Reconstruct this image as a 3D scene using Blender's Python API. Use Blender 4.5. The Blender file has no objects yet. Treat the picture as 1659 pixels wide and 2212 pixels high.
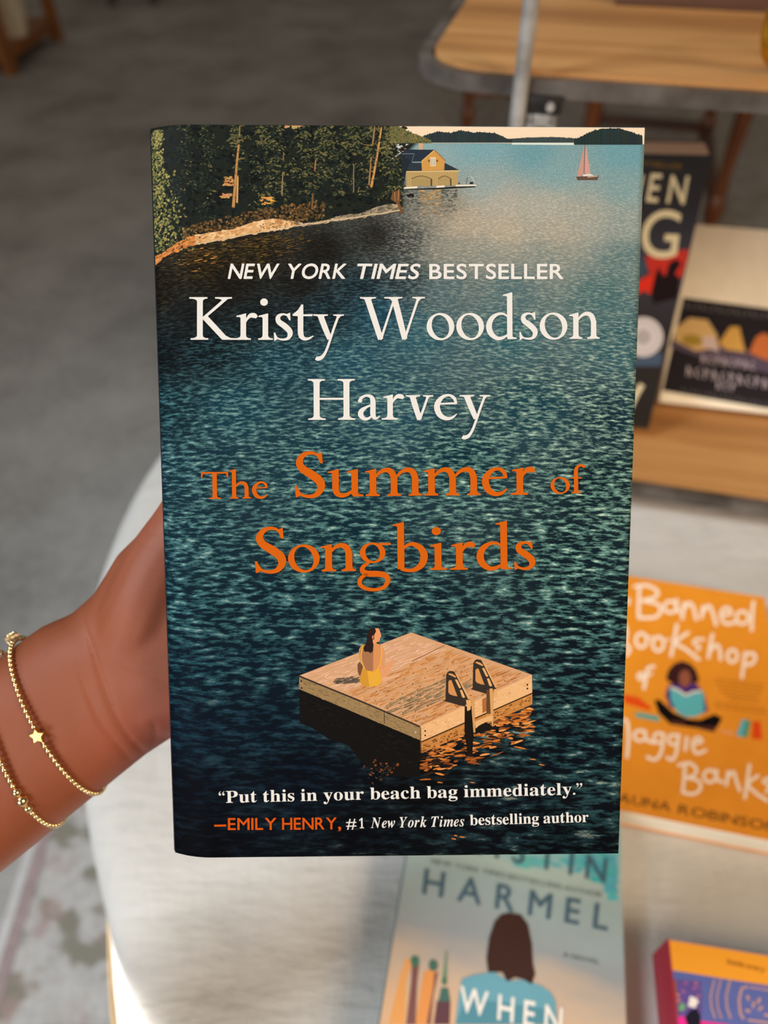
import bpy, bmesh, math, random
from mathutils import Vector, Matrix
from mathutils.geometry import tessellate_polygon

# ------------------------------------------------------------------ camera, world, lights, exposure
scene = bpy.context.scene
COL = scene.collection
FPX, CX, CY = 1597.0, 829.5, 1106.0          # focal length in pixels of the 1659 x 2212 frame
PITCH = math.radians(45.5)                    # looking down by
CAM = Vector((0.0, 0.0, 1.25))
cam_d = bpy.data.cameras.new('camera')
cam_d.sensor_width = 36.0
cam_d.sensor_fit = 'AUTO'
cam_d.lens = 36.0 * FPX / 2212.0
cam_d.clip_start = 0.01
cam_d.dof.use_dof = True
cam_d.dof.focus_distance = 0.212
cam_d.dof.aperture_fstop = 8.0
cam_o = bpy.data.objects.new('camera', cam_d)
cam_o.location = CAM
cam_o.rotation_euler = (math.pi / 2 - PITCH, 0, 0)
COL.objects.link(cam_o)
scene.camera = cam_o
MCAM = Matrix.Translation(CAM) @ Matrix.Rotation(math.pi / 2 - PITCH, 4, 'X')

world = bpy.data.worlds.new('world')
scene.world = world
world.use_nodes = True
bg = world.node_tree.nodes['Background']
bg.inputs[0].default_value = (1.0, 0.87, 0.72, 1)
bg.inputs[1].default_value = 0.13


def area(name, loc, target, sx, sy, power, col):
    l = bpy.data.lights.new(name, 'AREA')
    l.shape = 'RECTANGLE'
    l.size, l.size_y, l.energy, l.color = sx, sy, power, col
    o = bpy.data.objects.new(name, l)
    o.location = loc
    d = Vector(target) - Vector(loc)
    o.rotation_euler = d.to_track_quat('-Z', 'Y').to_euler()
    COL.objects.link(o)
    return o


area('window_daylight', (-1.5, -2.1, 1.85), (0.0, 0.3, 0.95), 1.3, 1.2, 40, (0.94, 0.97, 1.0))
area('skylight', (-1.25, -0.10, 2.6), (-0.30, 0.25, 0.75), 0.5, 0.5, 10.0, (0.84, 0.93, 1.0)).data.spread = math.radians(100)
area('shop_ceiling_light', (1.05, -0.75, 1.95), (0.35, 0.4, 0.8), 0.8, 0.8, 22, (1.0, 0.78, 0.55))
sp = bpy.data.lights.new('low_sun_shaft', 'SPOT')
sp.energy, sp.color, sp.spot_size, sp.spot_blend, sp.shadow_soft_size = 900, (1.0, 0.96, 0.9), math.radians(9.0), 0.08, 0.01
spo = bpy.data.objects.new('low_sun_shaft', sp)
spo.location = (-1.9, -1.5, 0.71)
spo.rotation_euler = (Vector((-0.16, 0.03, 0.560)) - spo.location).to_track_quat('-Z', 'Y').to_euler()
COL.objects.link(spo)

vs = scene.view_settings
vs.view_transform = 'Standard'
vs.look = 'None'
vs.exposure = 0.15
vs.gamma = 1.0
vs.use_curve_mapping = False


# ------------------------------------------------------------------ helpers
def lin(c):
    r = []
    for v in c[:3]:
        v = max(0.0, min(1.0, v / 255.0))
        r.append(v / 12.92 if v <= 0.04045 else ((v + 0.055) / 1.055) ** 2.4)
    return (r[0], r[1], r[2], 1.0)


def ray(px, py):
    """world direction of the viewing ray through a pixel (unit depth)"""
    return MCAM.to_3x3() @ Vector(((px - CX) / FPX, -(py - CY) / FPX, -1.0))


def at_depth(px, py, d):
    return CAM + ray(px, py) * d


def on_z(px, py, z):
    r = ray(px, py)
    return CAM + r * ((z - CAM.z) / r.z)


def on_plane(px, py, p, n):
    r = ray(px, py)
    return CAM + r * ((p - CAM).dot(n) / r.dot(n))


class MB:
    """collects shapes; build() links them as ONE mesh object"""
    def __init__(self):
        self.v, self.f = [], []

    def add(self, vs, fs):
        o = len(self.v)
        self.v += [tuple(p) for p in vs]
        self.f += [tuple(i + o for i in f) for f in fs]
        return self

    def box(self, x0, x1, y0, y1, z0, z1, b=0.0):
        bm = bmesh.new()
        bmesh.ops.create_cube(bm, size=1.0)
        for v in bm.verts:
            v.co = Vector(((x0 + x1) / 2 + v.co.x * (x1 - x0), (y0 + y1) / 2 + v.co.y * (y1 - y0), (z0 + z1) / 2 + v.co.z * (z1 - z0)))
        if b > 0:
            bmesh.ops.bevel(bm, geom=bm.edges[:], offset=b, segments=2, profile=0.6, affect='EDGES')
        bm.verts.index_update()
        self.add([v.co.copy() for v in bm.verts], [[v.index for v in f.verts] for f in bm.faces])
        bm.free()
        return self

    def lathe(self, prof, cx=0.0, cy=0.0, n=20, close=True):
        vs, fs = [], []
        for r, z in prof:
            for k in range(n):
                a = 2 * math.pi * k / n
                vs.append((cx + r * math.cos(a), cy + r * math.sin(a), z))
        m = len(prof)
        for i in range(m - 1):
            for k in range(n):
                fs.append((i * n + k, i * n + (k + 1) % n, (i + 1) * n + (k + 1) % n, (i + 1) * n + k))
        if close:
            fs.append(tuple(range(n))[::-1])
            fs.append(tuple((m - 1) * n + k for k in range(n)))
        return self.add(vs, fs)

    def tube(self, pts, rad, n=10, closed=False, flat=1.0):
        P = [Vector(p) for p in pts]
        m = len(P)
        R = rad if isinstance(rad, (list, tuple)) else [rad] * m
        vs, fs = [], []
        up = None
        for i in range(m):
            a = P[(i - 1) % m] if (closed or i > 0) else P[i]
            b = P[(i + 1) % m] if (closed or i < m - 1) else P[i]
            t = (b - a).normalized()
            if up is None:
                up = Vector((0, 0, 1)) if abs(t.z) < 0.9 else Vector((0, 1, 0))
            s = t.cross(up).normalized()
            up = s.cross(t).normalized()
            for k in range(n):
                an = 2 * math.pi * k / n
                vs.append(P[i] + (s * math.cos(an) + up * math.sin(an) * flat) * R[i])
        for i in range(m if closed else m - 1):
            j = (i + 1) % m
            for k in range(n):
                fs.append((i * n + k, i * n + (k + 1) % n, j * n + (k + 1) % n, j * n + k))
        if not closed:
            fs.append(tuple(range(n))[::-1])
            fs.append(tuple((m - 1) * n + k for k in range(n)))
        return self.add(vs, fs)

    def prism(self, poly, z0, z1):
        n = len(poly)
        vs = [(p[0], p[1], z0) for p in poly] + [(p[0], p[1], z1) for p in poly]
        fs = [tuple(range(n))[::-1], tuple(range(n, 2 * n))]
        for i in range(n):
            j = (i + 1) % n
            fs.append((i, j, n + j, n + i))
        return self.add(vs, fs)

    def build(self, name, mat, parent=None, smooth=False, label=None):
        me = bpy.data.meshes.new(name)
        me.from_pydata(self.v, [], self.f)
        me.validate()
        bm = bmesh.new()
        bm.from_mesh(me)
        bmesh.ops.recalc_face_normals(bm, faces=bm.faces[:])
        bm.to_mesh(me)
        bm.free()
        if smooth:
            me.polygons.foreach_set('use_smooth', [True] * len(me.polygons))
            if smooth == 'auto':
                me.set_sharp_from_angle(angle=math.radians(40))
        if mat:
            me.materials.append(mat)
        return link(name, me, parent, label)


def link(name, me, parent=None, label=None):
    o = bpy.data.objects.new(name, me)
    COL.objects.link(o)
    if parent is not None:
        o.parent = parent
    if label:
        o['label'] = label
    return o


def tag(o, label, cat, group=None):
    o['label'] = label
    o['category'] = cat
    if group:
        o['group'] = group
    return o


def empty(name, label, cat, loc=(0, 0, 0), rz=0.0, mat=None, group=None):
    o = bpy.data.objects.new(name, None)
    o.empty_display_size = 0.05
    COL.objects.link(o)
    if mat is not None:
        o.matrix_world = mat
    else:
        o.location = loc
        o.rotation_euler = (0, 0, rz)
    return tag(o, label, cat, group)


def struct(o):
    o['kind'] = 'structure'
    return o


# ------------------------------------------------------------------ materials
class NT:
    def __init__(self, name):
        self.m = bpy.data.materials.new(name)
        self.m.use_nodes = True
        self.t = self.m.node_tree
        self.b = self.t.nodes['Principled BSDF']

    def n(self, typ, **kw):
        nd = self.t.nodes.new(typ)
        for k, v in kw.items():
            if k.startswith('i_'):
                nd.inputs[k[2:].replace('_', ' ')].default_value = v
            else:
                setattr(nd, k, v)
        return nd

    def l(self, a, b):
        self.t.links.new(a, b)

    def set(self, **kw):
        for k, v in kw.items():
            self.b.inputs[k.replace('_', ' ')].default_value = v
        return self

    def ramp(self, fac, stops):
        r = self.n('ShaderNodeValToRGB')
        while len(r.color_ramp.elements) < len(stops):
            r.color_ramp.elements.new(0.5)
        for e, (p, c) in zip(r.color_ramp.elements, stops):
            e.position = p
            e.color = c
        self.l(fac, r.inputs['Fac'])
        return r.outputs['Color']

    def coords(self, scale=(1, 1, 1), rot=(0, 0, 0), src='Object'):
        tc = self.n('ShaderNodeTexCoord')
        mp = self.n('ShaderNodeMapping')
        mp.inputs['Scale'].default_value = scale
        mp.inputs['Rotation'].default_value = rot
        self.l(tc.outputs[src], mp.inputs['Vector'])
        return mp.outputs['Vector']

    def noise(self, vec, scale, detail=4, rough=0.55):
        nz = self.n('ShaderNodeTexNoise')
        nz.inputs['Scale'].default_value = scale
        nz.inputs['Detail'].default_value = detail
        nz.inputs['Roughness'].default_value = rough
        self.l(vec, nz.inputs['Vector'])
        return nz.outputs['Fac']

    def bump(self, fac, strength, dist=0.001):
        bp = self.n('ShaderNodeBump')
        bp.inputs['Strength'].default_value = strength
        bp.inputs['Distance'].default_value = dist
        self.l(fac, bp.inputs['Height'])
        self.l(bp.outputs['Normal'], self.b.inputs['Normal'])


def mat_mottled(name, c0, c1, scale=4.0, rough=0.6, detail=5, bump=0.0, bscale=60.0, metal=0.0, stretch=(1, 1, 1), lo=0.35, hi=0.65):
    t = NT(name).set(Roughness=rough, Metallic=metal)
    v = t.coords(stretch)
    col = t.ramp(t.noise(v, scale, detail), [(lo, lin(c0)), (hi, lin(c1))])
    t.l(col, t.b.inputs['Base Color'])
    if bump:
        t.bump(t.noise(v, bscale, 3), bump)
    return t.m


def mat_wood(name, c0, c1, c2, along='X', scale=1.0, rough=0.5):
    t = NT(name).set(Roughness=rough)
    s = (0.9, 16.0, 16.0) if along == 'X' else ((16.0, 0.9, 16.0) if along == 'Y' else (16.0, 16.0, 0.9))
    v = t.coords(tuple(k * scale for k in s))
    n1 = t.noise(v, 1.6, 5, 0.6)
    n2 = t.noise(v, 7.0, 3, 0.6)
    mx = t.n('ShaderNodeMath', operation='ADD')
    ml = t.n('ShaderNodeMath', operation='MULTIPLY')
    ml.inputs[1].default_value = 0.35
    t.l(n2, ml.inputs[0])
    t.l(n1, mx.inputs[0])
    t.l(ml.outputs[0], mx.inputs[1])
    col = t.ramp(mx.outputs[0], [(0.45, lin(c0)), (0.65, lin(c1)), (0.85, lin(c2))])
    t.l(col, t.b.inputs['Base Color'])
    t.bump(n2, 0.15, 0.0005)
    return t.m


def mat_print(name, rough=0.5, spec=0.05):
    """flat print: ink colour stored per face"""
    t = NT(name).set(Roughness=rough)
    t.b.inputs['Specular IOR Level'].default_value = spec
    a = t.n('ShaderNodeAttribute', attribute_name='ink')
    t.l(a.outputs['Color'], t.b.inputs['Base Color'])
    return t.m


M = {}
M['floor'] = None
t = NT('worn_grey_floor').set(Roughness=0.8)
v = t.coords((1, 1, 1))
big = t.noise(v, 2.2, 6, 0.62)
fine = t.noise(v, 38.0, 4, 0.6)
mm = t.n('ShaderNodeMath', operation='MULTIPLY_ADD')
mm.inputs[1].default_value = 0.35
t.l(fine, mm.inputs[0])
t.l(big, mm.inputs[2])
t.l(t.ramp(mm.outputs[0], [(0.48, lin((132, 128, 124))), (0.66, lin((160, 156, 151))), (0.86, lin((182, 178, 173)))]), t.b.inputs['Base Color'])
t.bump(fine, 0.25, 0.002)
M['floor'] = t.m
M['wall'] = mat_mottled('plaster_wall', (196, 186, 172), (206, 196, 182), 2.0, 0.8)
M['pale_sheet'] = mat_mottled('pale_sheet_mottled', (158, 150, 141), (176, 168, 158), 14.0, 0.9, bump=0.4, bscale=120)
# faded floral rug: soft blobs of grey-green and dusty pink on off-white
t = NT('faded_floral_rug').set(Roughness=0.92)
v = t.coords((1, 1, 1))
g = t.noise(v, 21.0, 3, 0.5)
p = t.noise(t.coords((1, 1, 1), (0.4, 0.3, 0.9)), 17.0, 3, 0.5)
f = t.noise(v, 70.0, 3, 0.6)
c1 = t.ramp(g, [(0.52, (0, 0, 0, 1)), (0.60, (1, 1, 1, 1))])
c2 = t.ramp(p, [(0.54, (0, 0, 0, 1)), (0.64, (1, 1, 1, 1))])
cf = t.ramp(f, [(0.3, lin((178, 172, 168))), (0.7, lin((202, 197, 192)))])
m1 = t.n('ShaderNodeMixRGB'); m1.inputs[2].default_value = lin((138, 132, 118))
m2 = t.n('ShaderNodeMixRGB'); m2.inputs[2].default_value = lin((170, 145, 138))
t.l(c1, m1.inputs[0]); t.l(cf, m1.inputs[1])
s2 = t.n('ShaderNodeMath', operation='MULTIPLY'); s2.inputs[1].default_value = 0.7
t.l(c2, s2.inputs[0]); t.l(s2.outputs[0], m2.inputs[0]); t.l(m1.outputs[0], m2.inputs[1])
t.l(m2.outputs[0], t.b.inputs['Base Color'])
t.bump(f, 0.3, 0.002)
M['floral'] = t.m
M['rug_edge'] = mat_mottled('rug_white_binding', (196, 192, 190), (210, 206, 204), 40, 0.9)
M['rug_stripe'] = mat_mottled('rug_mauve_stripe', (158, 138, 136), (172, 152, 150), 40, 0.9)
# slightly crumpled off-white tablecloth
t = NT('white_table_linen').set(Roughness=0.7)
t.b.inputs['Sheen Weight'].default_value = 0.15
v = t.coords((1, 1, 1))
w1 = t.noise(t.coords((9, 34, 9), (0, 0, 0.9)), 1.0, 5, 0.65)
w2 = t.noise(t.coords((26, 8, 9), (0, 0, 0.35)), 1.0, 4, 0.6)
wv = t.noise(v, 900.0, 2, 0.5)
ad = t.n('ShaderNodeMath', operation='ADD'); t.l(w1, ad.inputs[0]); t.l(w2, ad.inputs[1])
t.l(t.ramp(ad.outputs[0], [(0.55, lin((180, 177, 172))), (1.2, lin((196, 193, 188)))]), t.b.inputs['Base Color'])
ad2 = t.n('ShaderNodeMath', operation='MULTIPLY_ADD'); ad2.inputs[1].default_value = 0.06
t.l(wv, ad2.inputs[0]); t.l(ad.outputs[0], ad2.inputs[2])
t.bump(ad2.outputs[0], 0.85, 0.004)
M['linen'] = t.m
M['trim'] = mat_mottled('ecru_lace_trim', (176, 146, 100), (194, 164, 118), 60, 0.85, bump=0.5, bscale=400)
M['stand_wood'] = mat_wood('honey_pine_shelf', (140, 92, 48), (176, 124, 70), (196, 146, 90), 'X', 1.0, 0.5)
M['steel'] = mat_mottled('dark_galvanised_steel', (74, 67, 62), (122, 114, 108), 26, 0.38, metal=0.45)
M['steel_light'] = mat_mottled('worn_bright_steel', (146, 140, 134), (196, 192, 188), 40, 0.3, metal=0.4)
M['black_metal'] = mat_mottled('black_metal', (34, 30, 28), (48, 42, 38), 20, 0.45, metal=0.5)
M['brown_wood'] = mat_wood('red_brown_turned_wood', (66, 32, 14), (106, 56, 26), (132, 76, 38), 'Z', 1.0, 0.32)
M['dark_wood'] = mat_wood('dark_brown_wood', (58, 36, 26), (84, 56, 42), (102, 72, 54), 'X', 1.0, 0.45)
M['orange_wood'] = mat_wood('amber_wood', (104, 58, 20), (142, 84, 32), (168, 104, 46), 'Z', 1.0, 0.45)
M['pot'] = mat_mottled('cream_pot', (216, 200, 168), (232, 216, 188), 8, 0.8)
M['wool'] = mat_mottled('cream_wool', (214, 190, 142), (232, 212, 168), 30, 0.95, bump=0.6, bscale=200)
M['brass'] = mat_mottled('polished_brass', (196, 150, 40), (226, 184, 66), 20, 0.22, metal=0.9)
M['paper'] = mat_mottled('white_paper', (236, 234, 232), (244, 242, 240), 5, 0.7)
M['pages'] = mat_mottled('cream_page_edges', (222, 212, 194), (236, 228, 212), 4.0, 0.85, stretch=(1, 1, 900), lo=0.3, hi=0.7)
M['gold'] = mat_mottled('gold_beads', (226, 192, 136), (240, 212, 162), 300, 0.14, metal=1.0)
M['gold_star'] = mat_mottled('satin_gold', (206, 158, 88), (220, 174, 104), 200, 0.32, metal=1.0)
M['ink'] = mat_print('printed_ink')
M['ink_soft'] = mat_print('printed_ink_satin', 0.5, 0.2)


def plain(name, c, rough=0.45):
    return mat_mottled(name, tuple(max(0, k - 3) for k in c), tuple(min(255, k + 3) for k in c), 60, rough)


# ------------------------------------------------------------------ flat print: ink shapes laid on a cover
class Print:
    """mapfn(px, py, lift) -> local point on the printed surface"""
    def __init__(self, mapfn, gain=1.0):
        self.gain = gain                      # how white the paper stock is
        self.map, self.v, self.f, self.c, self.lift, self.step = mapfn, [], [], [], 0, 0.0

    def tris(self, pts, tris, col):
        o = len(self.v)
        self.v += [self.map(p[0], p[1], self.lift + self.step) for p in pts]
        self.step = (self.step + 0.041) % 0.93
        c = lin(col)
        c = (c[0] * self.gain, c[1] * self.gain, c[2] * self.gain, 1.0)
        for t_ in tris:
            self.f.append((t_[0] + o, t_[1] + o, t_[2] + o))
            self.c.append(c)

    def poly(self, pts, col):
        pts = [(p[0], p[1]) for p in pts]
        n = len(pts)
        if n < 5 and n > 2 and n == 3:
            tr = [(0, 1, 2)]
        else:
            tr = tessellate_polygon([[Vector((p[0], p[1], 0)) for p in pts]])
        self.tris(pts, tr, col)

    def fan(self, pts, col):
        self.tris(pts, [(0, i, i + 1) for i in range(1, len(pts) - 1)], col)

    def dab(self, x, y, w, h, ang, col, rnd=None, n=6):
        ca, sa = math.cos(ang), math.sin(ang)
        q = []
        for k in range(n):
            a = 2 * math.pi * k / n
            r = 0.5 * (rnd.uniform(0.7, 1.25) if rnd else 1.0)
            u, v_ = w * r * math.cos(a), h * r * math.sin(a)
            q.append((x + u * ca - v_ * sa, y + u * sa + v_ * ca))
        self.fan(q, col)

    def line(self, pts, w, col, w1=None):
        w1 = w if w1 is None else w1
        m = len(pts)
        L, Rr = [], []
        for i in range(m):
            a, b = pts[max(0, i - 1)], pts[min(m - 1, i + 1)]
            dx, dy = b[0] - a[0], b[1] - a[1]
            d = math.hypot(dx, dy) or 1
            ww = (w + (w1 - w) * i / max(1, m - 1)) / 2
            L.append((pts[i][0] - dy / d * ww, pts[i][1] + dx / d * ww))
            Rr.append((pts[i][0] + dy / d * ww, pts[i][1] - dx / d * ww))
        allp = L + Rr
        tr = []
        for i in range(m - 1):
            tr += [(i, i + 1, m + i + 1), (i, m + i + 1, m + i)]
        self.tris(allp, tr, col)

    def build(self, name, parent, mat=None, flip=None, label=None):
        me = bpy.data.meshes.new(name)
        # wind every triangle to face along +z of the local frame (the side the print is seen from)
        F = []
        for a, b, c in self.f:
            A, B, C_ = Vector(self.v[a]), Vector(self.v[b]), Vector(self.v[c])
            nz = (B - A).cross(C_ - A).z
            F.append((a, b, c) if nz >= 0 else (a, c, b))
        me.from_pydata(self.v, [], F)
        at = me.color_attributes.new('ink', 'FLOAT_COLOR', 'CORNER')
        buf = []
        for c in self.c:
            buf += list(c) * 3
        at.data.foreach_set('color', buf)
        me.materials.append(mat or M['ink'])
        return link(name, me, parent, label)


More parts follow.
